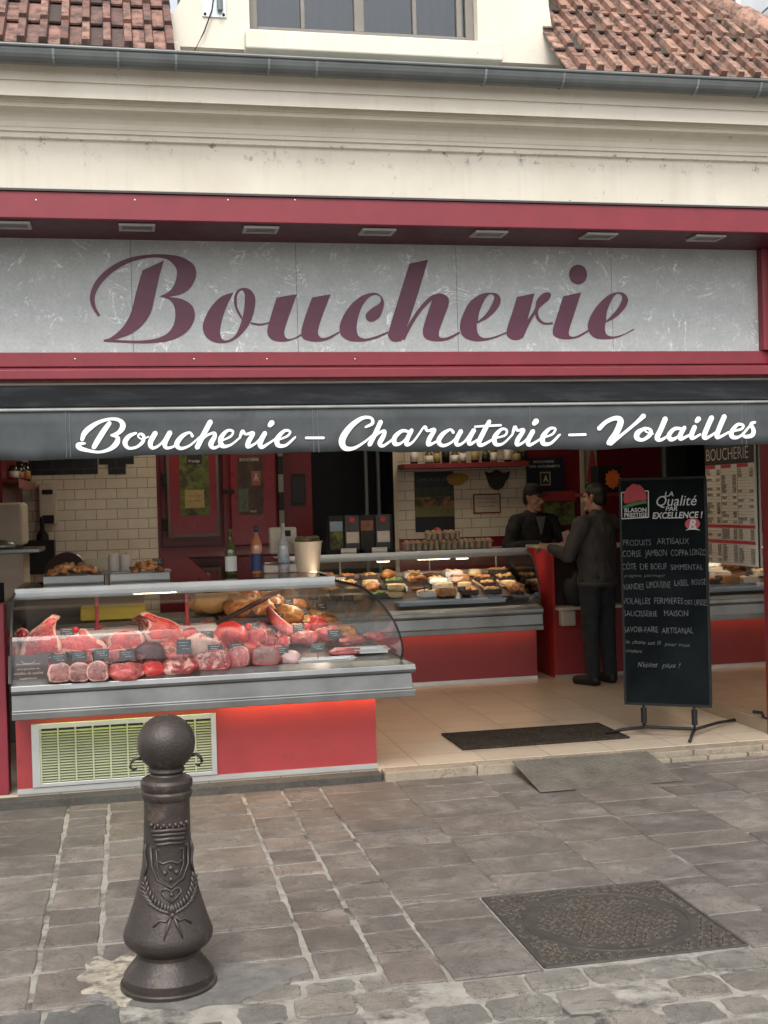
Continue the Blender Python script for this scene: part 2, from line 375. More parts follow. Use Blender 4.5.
# ================================================================== GROUND
GZ = -.06
mb = MB(); mb.box((-30, -40, -.5), (34, .12, GZ-.006)); struct(mb.build('ground', MORTAR))
def slabrow(mb, x0, x1, y0, y1, g=.012, top=GZ, jit=.006, h=.03, rn=None, rnd=.012):
    j = lambda: random.uniform(-jit, jit)
    dz = random.uniform(-.003, .003); tl = lambda: dz+random.uniform(-.0015, .0015)
    c = [(x0+g+j(), y0+g+j()), (x1-g+j(), y0+g+j()), (x1-g+j(), y1-g+j()), (x0+g+j(), y1-g+j())]
    pts = []   # ragged outline: extra points on each side
    for i in range(4):
        a, b = c[i], c[(i+1) % 4]
        for k in range(5):
            t = k/5; q = .0 if k == 0 else .5
            X_, Y_ = a[0]+(b[0]-a[0])*t+j()*q, a[1]+(b[1]-a[1])*t+j()*q
            if k == 0: X_ += (sum(p[0] for p in c)/4-X_)*rnd; Y_ += (sum(p[1] for p in c)/4-Y_)*rnd
            pts.append((X_, Y_))
    cx = sum(p[0] for p in pts)/20; cy = sum(p[1] for p in pts)/20
    L = [(p[0], p[1], top-h) for p in pts]+[(p[0], p[1], top-.004+dz*.6) for p in pts]
    ins = .004
    L += [(p[0]+(ins if p[0] < cx else -ins)*(abs(p[0]-cx) > .2*(x1-x0)), p[1]+(ins if p[1] < cy else -ins)*(abs(p[1]-cy) > .2*(y1-y0)), top+tl()) for p in pts]
    n = 20
    fs = [(k*n+i, k*n+(i+1) % n, (k+1)*n+(i+1) % n, (k+1)*n+i) for k in (0, 1) for i in range(n)]+[tuple(range(2*n, 3*n))]
    mb.add(L, fs, 0, random.random() if rn is None else rn)
xs = [-4.6, -3.9, -3.2, -2.6, -2.0, -1.5, -.95, -.37, -.15, .6, .83, 1.05, 1.5, 2.0, 2.42, 2.9, 3.3, 3.85, 4.4, 4.9, 5.5, 6.2, 7, 7.8]
mb = MB()
MANX0, MANX1, MANY0, MANY1 = 1.39, 2.18, -2.93, -2.13
for i in range(len(xs)-1):
    a, b = xs[i], xs[i+1]; y = .09
    lead = random.uniform(.1, .3)
    YE = -2.945 if b > 1.0 else -2.80
    while y > YE:
        small = b-a < .3
        l = random.uniform(.17, .26) if small else random.uniform(.22, .40)
        if y == .09: l *= .6+lead
        y2 = max(y-l, YE)
        if y2-YE < .1: y2 = YE
        g = .010 if a < 1.05 else .0045
        cut = (a < MANX1-.02 and b > MANX0+.02 and y2 < MANY1)
        if cut and y > MANY1+.06: slabrow(mb, a, b, MANY1+.006, y, g)
        if cut:
            if a < MANX0-.06: slabrow(mb, a, MANX0-.004, max(y2, YE), min(y, MANY1), .005)
            if b > MANX1+.06: slabrow(mb, MANX1+.004, b, max(y2, YE), min(y, MANY1), .005)
        else: slabrow(mb, a, b, y2, y, g)
        y = y2
struct(mb.build('pavement', SLAB, smooth=False))
mb = MB(); mb.box((1.06, -2.945, -.3), (1.385, .018, GZ-.0045)); mb.box((2.185, -2.945, -.3), (8, .018, GZ-.0045)); mb.box((1.3855, -2.12, -.3), (2.1845, .018, GZ-.0045)); struct(mb.build('joint_sand', M('dark_joint_sand', (.10, .09, .078), .95, .4, 9, .6, 120, spots=((.24, .22, .19), 5, .50, .62))))
# cobbled street in front of the pavement
mb = MB(); mb.box((-1.0, -7.3, GZ-.3), (7.6, -2.80, GZ-.019)); mb.f and struct(mb.build('street_grout', M('sandy_grout', (.255, .235, .198), .95, .25, 22, .9, 90, spots=((.17, .157, .135), 45, .5, .7))))
mb = MB(); y = -2.815; row = 0
while y > -7.2:
    d = random.uniform(.15, .19) if row else .135; x = (-1.0 if row % 2 else -1.1)+random.uniform(-.1, 0)
    if y < -3.6: x -= 3
    while x < 7.5:
        l = random.uniform(.15, .24)
        if not (x < .3 and y > -3.6) and not (x+l > 1.0 and y > -2.93): slabrow(mb, x, x+l, y-d, y, .008, GZ+random.uniform(-.006, .003), .010, rnd=.09)
        x += l
    y -= d; row += 1
struct(mb.build('cobbled_street', SETT))
mb = MB(); y = -2.81                                                   # dark flat setts left of the bollard
for y0, y1, cuts in ((-3.05, -2.81, (-2.2, -1.7, -1.2, -.75, -.32, -.06)), (-3.33, -3.05, (-2.3, -1.8, -1.3, -.9, -.5, -.14, .26)), (-3.6, -3.33, (-2.3, -1.7, -1.2, -.6, -.2, .28))):
    for a, b in zip(cuts, cuts[1:]): slabrow(mb, a, b, y0, y1, .006, GZ-.004, .006)
struct(mb.build('gutter_slabs', stone('grey_kerb_slab', (.085, .082, .078), (.13, .125, .118), .7, .4)))
# cement collar where the bollard was set
BC = atZ(169, 984, GZ)
def blobpoly(cx, cy, rx, ry, n=36, a=.16, seed=0):
    return [(cx+rx*math.cos(2*math.pi*k/n)*(1+a*mnoise.noise(Vector((math.cos(2*math.pi*k/n)*2.2+seed, math.sin(2*math.pi*k/n)*2.2, seed)))*2), cy+ry*math.sin(2*math.pi*k/n)*(1+a*2*mnoise.noise(Vector((math.cos(2*math.pi*k/n)*2.4, seed, math.sin(2*math.pi*k/n)*2.4))))) for k in range(n)]
mb = MB(); mb.prism([(x, y, GZ-.02) for x, y in blobpoly(BC.x+.10, BC.y-.03, .34, .20, seed=3, a=.3, n=90)], (0, 0, .0225)); struct(mb.build('cement_patch', CEMENT))
mb = MB(); mb.prism([(x, y, GZ-.02) for x, y in blobpoly(BC.x-.17, BC.y+.12, .13, .20, seed=8, a=.3, n=90)], (0, 0, .0245))
struct(mb.build('mortar_patch', M('pale_mortar_patch', (.36, .32, .25), .95, .35, 12, .9, 60, spots=((.13, .115, .10), 18, .47, .62))))
# shop floor and step
mb = MB(); mb.box((-4, .155, -.3), (7.5, 5.6, 0)); struct(mb.build('shop_floor', FLOORT))
mb = MB(); mb.box((-4, .045, -.3), (1.43, .15, -.012)); struct(mb.build('step', stone('dark_step_stone', (.055, .05, .042), (.10, .09, .075), .8), bevel=.006))
mb = MB(); x = 1.44
while x < 7:
    l = random.uniform(.42, .62); mb.box((x+.003, .02, -.3), (x+l-.003, .15, -.002)); x += l
struct(mb.build('step', KERB, bevel=.006)); mb = MB()
x = 2.7
while x < 7:
    l = random.uniform(.2, .3); mb.box((x+.004, -.035, -.3), (x+l-.004, .014, -.034)); x += l
struct(mb.build('step', KERB, bevel=.006))
# ================================================================== BUILDING
bld = thing('shop_building', 'low cream plastered butcher shop building with moulded cornice and red tiled roof', 'building', (1.7, 0, 0))
WX0, WX1 = -2.4, 5.7
WY = -.42
def zat(py, Y, px=384): return atY(px, py, Y).z
mb = MB()   # frieze and cornice: one moulding profile carried along the front
prof = [(WY, 3.28), (WY, zat(151, WY)), (-.445, zat(149, -.445)), (-.445, zat(144, -.445)), (-.46, zat(143, -.46)), (-.46, zat(139, -.46))]
for k in range(7):
    t = k/6; Y = -.465-.10*(1-math.cos(t*math.pi/2)); prof.append((Y, zat(139-19*math.sin(t*math.pi/2), Y)))
prof += [(-.575, zat(120, -.575)), (-.575, zat(116, -.575)), (-.585, zat(115.5, -.585)), (-.585, zat(111, -.585)), (-.645, zat(110, -.645)), (-.645, zat(97.5, -.645)), (-.638, zat(97, -.638)), (-.638, zat(95.5, -.638)), (-.65, zat(95, -.65)), (-.65, zat(80, -.65)), (-.672, zat(79, -.672)), (-.672, zat(76.5, -.672)), (-.2, zat(75, -.672)), (-.2, 3.28)]
poly = [(WX0, y_, z_) for y_, z_ in prof]; mb.prism(poly, (WX1-WX0, 0, 0)); mb.build('cornice', PLASTER, bld)
GUTZ = zat(72, -.74)
mb = MB()   # walls of the shop front: piers, lintel zone behind the sign, gable blocks
mb.box((WX0, .035, 2.2), (WX1, .3, 4.06)); mb.box((WX0, .035, -.06), (-1.05, .3, 2.2)); mb.box((4.75, .035, -.06), (WX1, .3, 2.2))
mb.build('front_wall', PLASTER, bld)
mb = MB(); n = 20                                  # half round zinc gutter with seams and clips
gy, gz, gr = -.735, GUTZ+.03, .062
pr = [(gy+gr*math.cos(math.pi+math.pi*k/12), gz+gr*math.sin(math.pi+math.pi*k/12)*1.15) for k in range(13)]
pr2 = [(gy+(gr-.006)*math.cos(math.pi+math.pi*k/12), gz+(gr-.006)*math.sin(math.pi+math.pi*k/12)*1.15) for k in range(13)][::-1]
mb.prism([(WX0, y_, z_) for y_, z_ in pr+pr2], (WX1-WX0, 0, 0)); mb.tube([(WX0, gy-gr-.004, gz), (WX1, gy-gr-.004, gz)], .009)
gut = mb.build('gutter', ZINC, bld, bevel=0)
for px in (52, 117, 175, 268, 316, 485, 563, 697, 760):
    X = atY(px, 60, gy-gr).x; j = MB()
    pp = [(gy+(gr+.004)*math.cos(math.pi+math.pi*k/12), gz+(gr+.004)*math.sin(math.pi+math.pi*k/12)*1.15) for k in range(13)]
    j.prism([(X, y_, z_) for y_, z_ in pp+[(b[0], b[1]+.0) for b in pr[::-1]]], (.012, 0, 0)); j.ell((X+.006, gy-gr*.7, gz-.05), (.007,)*3, 8)
    j.build('gutter_seam', M('pale_zinc', (1, 1, 1)) if 'pale_zinc' in MATS else M('pale_zinc', (.25, .28, .28), .5, .25, 5, metal=.3), gut)
mb = MB(); mb.prism([(.50, -.675, gz-.03), (.50, -.675, gz-.01), (.50, -.365, gz+.06), (.50, -.365, gz-.03)], (1.95, 0, 0)); mb.build('zinc_flashing', M('pale_zinc', (.25, .28, .28), .5, .25, 5, metal=.3), bld)
# roofs of interlocking ribbed tiles
def roofmat(name, a, b, dk):
    m, t, bs = nodes(name); v = coords(t, False); c = ramp(t, attr(t), [(0, a), (.55, b), (.8, sc(b, 1.2)), (1, dk)])
    c = mix(t, ramp(t, noise(t, v, 14, 8, .7), [(.44, (0, 0, 0)), (.60, (.9, .9, .9))]), c, dk)
    c = mix(t, ramp(t, noise(t, v, 45, 5, .7), [(.6, (0, 0, 0)), (.75, (.6, .6, .6))]), c, (.36, .32, .27))
    t.links.new(c, bs.inputs['Base Color']); bs.inputs['Roughness'].default_value = .9; bump(t, bs, noise(t, v, 60, 6, .7), .6, .006); return m
RT1 = roofmat('aged_red_tile', (.16, .078, .06), (.30, .165, .13), (.075, .055, .05))
RT2 = roofmat('pink_orange_tile', (.23, .115, .085), (.36, .21, .155), (.06, .05, .042))
EY, EZ = -.70, gz+.02
PN = Vector((0, -1, 1)).normalized(); P0 = Vector((0, EY, EZ))
up = Vector((0, 1, 1)).normalized()
h0 = atP(672, -8, P0, PN); h1 = atP(790, 48, P0, PN)       # hip line on the right roof plane
def roof(mb, x0, x1, keep, rows=16, e=.255, wd=.104):
    for r in range(rows):
        x = x0-.5*wd*(r % 2)*0
        while x < x1:
            base = P0+up*(e*r)+Vector((x, 0, 0)); base.x = x
            if keep(base+up*(.5*e)):
                rn = random.random()*.78; l = e+.07; lift = .028
                def pt(u, v_, h): return Vector((x, 0, 0))+P0+up*(e*r-.02+v_)+Vector((u, 0, 0))+PN*(h+lift*(1-v_/l))
                j = random.uniform(-.004, .004)
                for (u0, u1, t0, t1, hh) in ((0, wd*.56, 0, wd*.56, .012), (wd*.54, wd*1.0, wd*.6, wd*.94, .045)):
                    vs = [pt(u0, j, 0), pt(u1, j, 0), pt(u1, l, 0), pt(u0, l, 0), pt(t0, j, hh), pt(t1, j, hh), pt(t1, l, hh), pt(t0, l, hh)]
                    mb.add(vs, [(3,2,1,0),(4,5,6,7),(0,1,5,4),(1,2,6,5),(2,3,7,6),(3,0,4,7)], 0, min(1, max(0, (rn if hh > .02 else .72+.35*rn)+random.uniform(-.1, .1))))
            x += wd
hd = (h1-h0).normalized()
def keepR(p): return hd.cross(p-h0).dot(PN) < 0
mb = MB(); roof(mb, WX0, .55, lambda p: p.x < (atY(166, 40, p.y).x-.05 if p.y < -.2 else .5)); mb.build('tiled_roof', RT1, bld)
mb = MB(); roof(mb, 2.2, WX1, lambda p: keepR(p) and p.x > (atY(560-60*(p.y+.61), 60, p.y).x-.05 if p.y < -.2 else 2.25)); mb.build('tiled_roof', RT2, bld)
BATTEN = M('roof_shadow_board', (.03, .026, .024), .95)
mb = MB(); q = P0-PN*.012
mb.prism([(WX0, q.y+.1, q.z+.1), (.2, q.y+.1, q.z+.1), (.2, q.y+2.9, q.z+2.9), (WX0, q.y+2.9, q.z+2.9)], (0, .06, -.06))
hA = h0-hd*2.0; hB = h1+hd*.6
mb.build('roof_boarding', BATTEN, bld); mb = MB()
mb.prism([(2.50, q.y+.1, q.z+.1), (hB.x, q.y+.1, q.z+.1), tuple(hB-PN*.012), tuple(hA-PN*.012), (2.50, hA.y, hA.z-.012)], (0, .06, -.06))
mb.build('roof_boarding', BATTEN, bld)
mb = MB(); L = (hB-hA).length; k = 0; side = hd.cross(PN)
while k*.36 < L:                                              # hip tiles: overlapping tapered half barrels
    a = hA+hd*(k*.36); b_ = a+hd*.42
    vs = []; n = 12
    for c_, r_ in ((a, .105), (b_, .088)):
        for i in range(n+1):
            th = math.pi*i/n-.1+.2*i/n*0; vs.append(c_+side*math.cos(th)*r_+PN*(math.sin(th)*r_*.9+.015))
    for c_, r_ in ((a, .09), (b_, .074)):
        for i in range(n+1):
            th = math.pi*i/n; vs.append(c_+side*math.cos(th)*r_+PN*(math.sin(th)*r_*.9+.012))
    m1 = n+1; fs = []
    for i in range(n): fs += [(i, i+1, m1+i+1, m1+i), (2*m1+i, 3*m1+i, 3*m1+i+1, 2*m1+i+1), (i, 2*m1+i, 2*m1+i+1, i+1), (m1+i, m1+i+1, 3*m1+i+1, 3*m1+i)]
    fs += [(0, m1, 3*m1, 2*m1), (n, 2*m1+n, 3*m1+n, m1+n)]
    mb.add(vs, fs, 0, random.random()*.7+.1); k += 1
mb.build('hip_tiles', RT2, bld, smooth=False)
# dormer wall with flared feet
DY = -.36
def dpt(px, py): return atY(px, py, DY)
mb = MB()
win = [dpt(250, 38), dpt(478, 38)]; wx0, wx1 = win[0].x, win[1].x; wz0 = dpt(384, 36).z
lo = 4.08; hi = 5.5
xl, xr = dpt(190, 20).x, dpt(549, 20).x
def dprism(pl): mb.prism([(x, DY, z) for x, z in pl], (0, 1.2, 0))
flL = dpt(152, 50).x; flR = dpt(575, 72).x
dprism([(flL, lo), (wx0, lo), (wx0, hi), (xl, hi), (xl-.004, 4.50), (xl-.03, 4.36), (xl-.08, 4.27), (flL+.02, 4.19)])
dprism([(wx1, lo), (flR, lo), (flR-.01, 4.17), (xr+.05, 4.22), (xr+.015, 4.30), (xr, 4.42), (xr, hi), (wx1, hi)])
dprism([(wx0, lo), (wx1, lo), (wx1, wz0), (wx0, wz0)]); dprism([(wx0, 5.35), (wx1, 5.35), (wx1, hi), (wx0, hi)])
mb.build('dormer_wall', PLASTER, bld)
mb = MB(); s0, s1 = dpt(244, 40).x, dpt(498, 40).x; sz = zat(45, DY-.08)
mb.box((s0, DY-.09, sz-.055), (s1, DY+.02, sz+.045)); 
WINF = M('grey_brown_window_paint', (.20, .185, .16), .55, .12, 9)
wi = MB(); f_ = .05
wi.box((wx0, DY+.07, wz0), (wx0+f_, DY+.13, 5.35)); wi.box((wx1-f_, DY+.07, wz0), (wx1, DY+.13, 5.35)); wi.box((wx0+f_, DY+.07, wz0), (wx1-f_, DY+.13, wz0+.045))
for px, ww in ((305, .022), (362, .055), (418, .022), (463, .03)):
    X = dpt(px, 20).x; wi.box((X-ww/2, DY+.075, wz0+.045), (X+ww/2, DY+.125, 5.35))
win_o = wi.build('window', WINF, bld, bevel=.004)
mb.build('sill', PLASTER, win_o, bevel=.008)
mb = MB(); mb.box((wx0+f_, DY+.095, wz0+.045), (wx1-f_, DY+.101, 5.35)); mb.build('pane', glass('window_glass', (.9, .93, .95), 1.5, 1.6), win_o)
mb = MB(); nn = 60
vs = []; 
for i in range(nn+1):
    X = wx0+f_+(wx1-wx0-2*f_)*i/nn; Yc = DY+.22+.015*math.sin(i*1.1)+.008*math.sin(i*2.7)
    vs += [(X, Yc, wz0), (X, Yc, 5.35), (X, Yc+.01, 5.35), (X, Yc+.01, wz0)]
fs = [(4*i+a, 4*i+(a+1) % 4, 4*i+4+(a+1) % 4, 4*i+4+a) for i in range(nn) for a in range(4)]
mb.add(vs, fs); mb.build('curtain', M('navy_curtain', (.03, .04, .075), .9, .2, 5), win_o, smooth=True)
# interior shell
mb = MB(); BY = 5.2
mb.box((-1.5, BY, -.02), (.285, BY+.1, 2.9)); mb.build('tiled_back_wall', METRO, bld)
mb = MB(); mb.box((2.70, BY, 1.21), (4.115, BY+.1, 2.9)); mb.build('tiled_back_wall', METRO, bld)
mb = MB(); mb.box((2.70, BY-.006, 0), (4.115, BY+.1, 1.205)); mb.box((4.75, BY, 0), (7.2, BY+.1, 2.9)); mb.box((1.50, BY, 0), (1.83, BY+.1, 2.9)); mb.box((.287, BY-.01, -.02), (1.498, BY+.1, 1.2)); mb.box((.287, BY+.04, 1.2), (1.498, BY+.1, 2.9))
mb.box((4.115, BY, 0), (4.75, BY+.1, 2.9)); mb.build('red_back_wall', REDDARK, bld)
mb = MB(); mb.box((1.83, BY+.9, -.02), (2.70, BY+1, 2.9)); mb.box((1.75, BY+.1, -.02), (1.83, BY+1, 2.9)); mb.box((2.70, BY+.1, -.02), (2.78, BY+1, 2.9))
mb.build('back_passage', M('navy_wall', (.010, .013, .020), .6), bld)
for X in (2.42, 2.55):
    mb = MB(); mb.box((X, BY+.2, 0), (X+.03, BY+.24, 2.4)); mb.build('passage_rail', M('dull_steel', (.12, .13, .14), .5), bld)
for X in (2.672, 4.70):
    mb = MB(); mb.box((X, BY-.04, 0), (X+.04, BY-.013, 2.9)); mb.build('wall_trim', CREAM, bld)
mb = MB(); mb.box((-1.08, 3.25, -.02), (-.985, BY-.001, 2.9)); mb.box((-1.62, .3, -.02), (-1.5, 5.3, 2.9)); mb.build('red_side_wall', REDDARK, bld)
mb = MB(); mb.box((4.62, .3, -.02), (7.2, .4, 2.9)); mb.box((7.2, .3, 0), (7.3, 5.3, 2.9)); mb.build('shop_side_wall', REDDARK, bld)
mb = MB(); mb.box((-2, .3, 2.9), (7.3, 6.3, 3.0)); mb.build('ceiling', M('ceiling_paint', (.45, .42, .38), .9), bld)
for X, zt_ in ((4.07, 2.2), (-.80, 1.08)):
    mb = MB(); mb.box((X, .16, 0), (X+.10, .30, zt_)); mb.build('door_jamb', REDPAINT, bld, bevel=.006)
# neighbouring house seen over the hip
nh = thing('neighbouring_house', 'pale rendered house with white window beyond the right tiled roof', 'building', (9.5, 6.5, 0))
mb = MB(); mb.box((5.5, 6.5, 0), (14, 9, 9)); mb.build('wall', M('pale_render', (.50, .52, .54), .9, .08, 3, .1), nh)
f = MB(); a = atY(719, 10, 6.4); b_ = atY(742, 10, 6.4)
f.box((a.x, 6.42, 6.0), (a.x+.06, 6.5, 7.6)); f.box((b_.x-.06, 6.42, 6.0), (b_.x, 6.5, 7.6)); f.box(((a.x+b_.x)/2-.03, 6.43, 6.0), ((a.x+b_.x)/2+.03, 6.5, 7.6)); fo = f.build('window', WHITEVINYL, nh)
mb = MB(); mb.box((a.x+.06, 6.46, 6.0), (b_.x-.06, 6.495, 7.6)); mb.build('pane', M('dark_window_pane', (.05, .07, .09), .1, .2), fo)
mb = MB(); c0, c1 = atY(752, 22, 6.3), atY(790, -12, 6.3); dv = (c1-c0)
for k in range(4):
    o_ = Vector((.16*k, 0, -.10*k)); mb.obox((c0+c1)/2+o_, dv*.9, (0, .12, 0), Vector((.3, 0, .35)).normalized()*.035)
mb.build('roof', M('dark_slate', (.06, .058, .055), .8, .3, 9, .3), nh)
# ================================================================== SIGN
sg = thing('shop_sign', 'long red framed fascia sign reading Boucherie on grey marbled panels', 'shop sign', (1.7, 0, 2.3))
PT, PB = 3.115, 2.478
SX1 = 3.915
mb = MB(); xk = [WX0+.3]+[atY(px, 300, 0).x for px in (132, 297, 457, 612)]+[SX1]
for a, b in zip(xk, xk[1:]): mb.box((a+.0012, 0, PB), (b-.0012, .02, PT))
mb.build('panel', MARBLE, sg)
mb = MB(); BF = -.48; bz1 = zat(199, BF); bz0 = zat(225, BF)
mb.box((WX0, BF, bz0), (WX1, .0, bz1-.004));  
mb.box((SX1, -.06, PB), (SX1+.25, .02, PT-.002)); mb.box((SX1+.05, -.10, PB-.10), (SX1+.20, -.061, PT-.003))
zl = zat(376, -.13)
mb.box((WX0, -.03, zat(365, -.05)), (WX1, .03, PB-.0015))
mb.prism([(WX0, -.03, zat(366, -.05)), (WX0, -.15, zat(368, -.15)), (WX0, -.15, zat(377, -.15)), (WX0, -.10, zat(378.5, -.12)), (WX0, .02, zat(378.5, -.12))], (WX1-WX0, 0, 0))
mb.build('frame', REDPAINT, sg, bevel=.004)
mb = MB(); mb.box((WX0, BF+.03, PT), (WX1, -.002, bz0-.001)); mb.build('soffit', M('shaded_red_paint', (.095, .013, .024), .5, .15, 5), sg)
mb = MB(); mb.box((WX0, BF-.012, bz1-.003), (WX1, WY+.01, bz1+.008)); mb.build('flashing', M('dark_flashing', (.05, .045, .045), .5), sg)
mb = MB()
zs = PT-.006
for px in (12, 137, 261, 378, 490, 600, 708):
    X = atY(px, 228, BF+.1).x; lm = MB()
    y0, y1 = BF+.06, BF+.20
    lm.box((X-.095, y0, zs-.012+.0), (X+.095, y0+.018, zs)); lm.box((X-.095, y1-.018, zs-.012), (X+.095, y1, zs)); lm.box((X-.095, y0+.018, zs-.012), (X-.077, y1-.018, zs)); lm.box((X+.077, y0+.018, zs-.012), (X+.095, y1-.018, zs))
    lo_ = lm.build('spotlight', M('grey_lamp_frame', (.46, .45, .42), .5), sg)
    d_ = MB(); d_.box((X-.076, y0+.019, zs-.006), (X+.076, y1-.019, zs)); d_.build('lens', M('dusty_lens', (.16, .16, .15), .35), lo_)
for px, py, Y in [(q, 200, BF-.001) for q in (36, 135, 228, 295, 500, 570, 662)]+[(q, 359, -.032) for q in (75, 194, 267, 355)]:
    p = atY(px, py, Y); sc_ = MB(); sc_.ell((p.x, Y, p.z), (.006, .003, .006), 8); sc_.build('screw', ALU, sg, smooth=True)
def cv(x0, y0, s): return lambda x, y: (x0+x/s, y0+y/s)
c1, c2, c3, c4 = cv(80, 250, 4.8), cv(200, 250, 4.8), cv(330, 250, 4.8), cv(480, 250, 4.8)
C = 1
LET = [
 (c1, [[(403,50,C),(300,97,C),(270,200),(245,300),(205,370),(150,418),(112,431,C),(115,440,C),(230,446),(330,447),(430,435),(510,395),(550,330),(540,270),(490,236),(424,225,C),(490,211),(535,175),(558,120),(545,70),(490,35),(420,22),(330,22),(230,40),(140,85),(75,150),(48,220),(58,275),(90,322,C),(97,312,C),(75,270),(72,220),(100,165),(160,105),(240,60),(330,38),(400,40),(440,60),(465,100),(455,160),(425,200),(380,223,C),(430,240),(455,280),(455,340),(430,390),(380,420),(310,433),(240,434),(165,431,C),(240,405),(300,360),(340,300),(360,220),(380,130)]]),
 (c2, [[(162,203,C),(100,225),(45,285),(14,360),(28,415),(75,443),(135,443),(190,412),(240,350),(262,280),(264,225),(240,190),(205,182),(178,195),(163,230),(170,280),(200,335,C),(202,320,C),(180,275),(178,220),(195,195),(212,205),(215,250),(205,320),(175,400),(135,432),(105,425),(97,385),(110,320),(135,255)]]),
 (c2, [[(243,346,C),(290,353),(332,345,C),(332,353,C),(290,362),(245,356,C)]]),
 (c2, [[(368,228,C),(466,211,C),(430,310),(405,390),(415,423),(445,424),(488,401,C),(488,411,C),(445,431),(395,440),(345,430),(323,395),(335,335)]]),
 (c2, [[(538,228,C),(628,212,C),(590,310),(567,385),(578,418),(612,418),(670,389,C),(670,398,C),(615,430),(555,440),(500,428),(486,395),(500,335)]]),
 (c3, [[(205,205),(150,222),(90,275),(50,350),(52,405),(95,435),(160,438),(220,425),(280,399,C),(280,390,C),(215,415),(165,425),(133,405),(130,350),(150,280),(185,230),(220,215),(243,228),(238,255),(200,280),(172,310),(180,338),(205,343),(240,320),(258,270),(255,235),(235,212)]]),
 (c3, [[(382,65,C),(471,46,C),(410,250),(350,420),(330,438),(300,438),(280,415),(285,380),(330,230)]]),
 (c3, [[(346,428,C),(380,350),(430,275),(475,228),(497,214,C),(530,208),(565,225),(570,260),(545,330),(523,395),(530,420),(565,418),(624,390,C),(624,400,C),(570,430),(510,438),(460,425),(446,390),(460,330),(492,238,C),(440,292),(395,360),(358,432,C)]]),
 (c4, [[(55,205),(10,210),(-45,245),(-82,310),(-96,370),(-80,415),(-30,436),(30,434),(80,420),(134,397,C),(134,389,C),(75,413),(20,422),(-10,400),(-16,354,C),(40,325),(85,280),(100,240),(85,212)], [(50,212),(25,235),(-2,295),(-10,342,C),(30,305),(60,255),(68,222)]]),
 (c4, [[(178,225,C),(262,208,C),(235,310),(205,410),(185,431),(150,428),(128,405),(135,360),(155,300)]]),
 (c4, [[(196,420,C),(220,350),(262,285),(272,243),(300,210),(330,203),(341,215),(330,240),(300,265),(280,290),(285,325),(310,347),(350,346,C),(350,356,C),(305,357),(275,335),(264,308,C),(235,360),(206,424,C)]]),
 (c4, [[(400,222,C),(486,203,C),(455,300),(428,385),(432,412),(462,413),(520,383,C),(520,393,C),(470,420),(410,428),(360,415),(350,385),(365,330)]]),
 (c4, [[(471,70),(502,84),(514,118),(502,152),(471,166),(440,152),(428,118),(440,84)]]),
 (c4, [[(665,202),(620,215),(565,265),(525,330),(520,385),(550,420),(600,428),(660,420),(710,398),(742,381,C),(738,377,C),(690,403),(640,415),(608,405),(600,375),(603,348,C),(650,325),(695,280),(711,240),(695,210)], [(660,210),(635,235),(610,295),(606,339,C),(645,300),(675,255),(682,220)]]),
]
mb = MB()
for i, (cc, loops) in enumerate(LET):
    flat_fill(mb, [[cc(*p) for p in outline(lp)] for lp in loops], lambda x, y: atY(x, y, -.003-.0004*(i % 3)))
mb.build('lettering', PLUM, sg)
# ================================================================== AWNING
aw = thing('awning', 'folded charcoal canvas awning with white Boucherie Charcuterie Volailles lettering', 'awning', (1.7, -.4, 2.1))
AY = -.80
az1 = zat(407, AY); az0 = zat(452, AY)
mb = MB(); n = 160; vs = []; fs = []
def fr(i): return WX0+(WX1-WX0)*i/n
for i in range(n+1):
    X = fr(i); sag = .010*math.sin(X*2.3)+.006*math.sin(X*5.1+1)
    for t in range(6):
        u = t/5; Y = -.16+(AY+.16)*u; Z = zat(381, -.15)-.012+(az1+.022-(zat(381, -.15)-.012))*u
        vs.append((X, Y, Z-sag*math.sin(math.pi*u)*1.6))
m_ = 6
fs = [(i*m_+t, (i+1)*m_+t, (i+1)*m_+t+1, i*m_+t+1) for i in range(n) for t in range(m_-1)]
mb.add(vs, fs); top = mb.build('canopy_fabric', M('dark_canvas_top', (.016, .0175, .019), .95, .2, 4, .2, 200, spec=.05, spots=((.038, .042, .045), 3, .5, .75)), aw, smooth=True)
so_ = top.modifiers.new('thick', 'SOLIDIFY'); so_.thickness = .004
mb = MB(); mb.tube([(WX0, -.12, zat(385, -.12)-.03), (WX1, -.12, zat(385, -.12)-.03)], .045, 14); mb.build('roller', CANVAS, aw, smooth=True)
def ripple(X, Z):   # soft waves of the hanging cloth, growing towards the hem
    u = max(0, min(1, (az1-Z)/(az1-az0))); return u*(.0055*math.sin(X*4.3+.6)+.004*math.sin(X*9.7+1.1)+.0025*math.sin(X*21+u*2))
n = 320
mb = MB(); vs = []
for i in range(n+1):
    X = fr(i)
    hem = .006*math.sin(X*2.1)+.004*math.sin(X*6.7+.5)+.002*math.sin(X*17)
    for t in range(5):
        u = t/4; vs.append((X, AY+ripple(X, az1+(az0-az1)*u), az1-.004+(az0+hem-az1+.004)*u))
fs = [(i*5+t, (i+1)*5+t, (i+1)*5+t+1, i*5+t+1) for i in range(n) for t in range(4)]
mb.add(vs, fs); val = mb.build('valance', CANVAS, aw, smooth=True)
so_ = val.modifiers.new('thick', 'SOLIDIFY'); so_.thickness = .003
mb = MB(); mb.tube([(WX0, AY-.004, az1+.004), (WX1, AY-.004, az1+.004)], .0075, 8); mb.build('piping', M('pale_piping', (.24, .245, .235), .5, .3, 4), val)
for px in (66, 70, 313, 318, 530, 742, 746):
    X = atY(px, 430, AY).x; mb = MB(); mb.tube([(X, AY-.003+ripple(X, az1+(az0-az1)*q/8), az1+(az0-az1)*(q/8*.96+.02)) for q in range(9)], .0016, 5)
    mb.build('seam', M('grey_thread', (.13, .14, .145), .8), val)
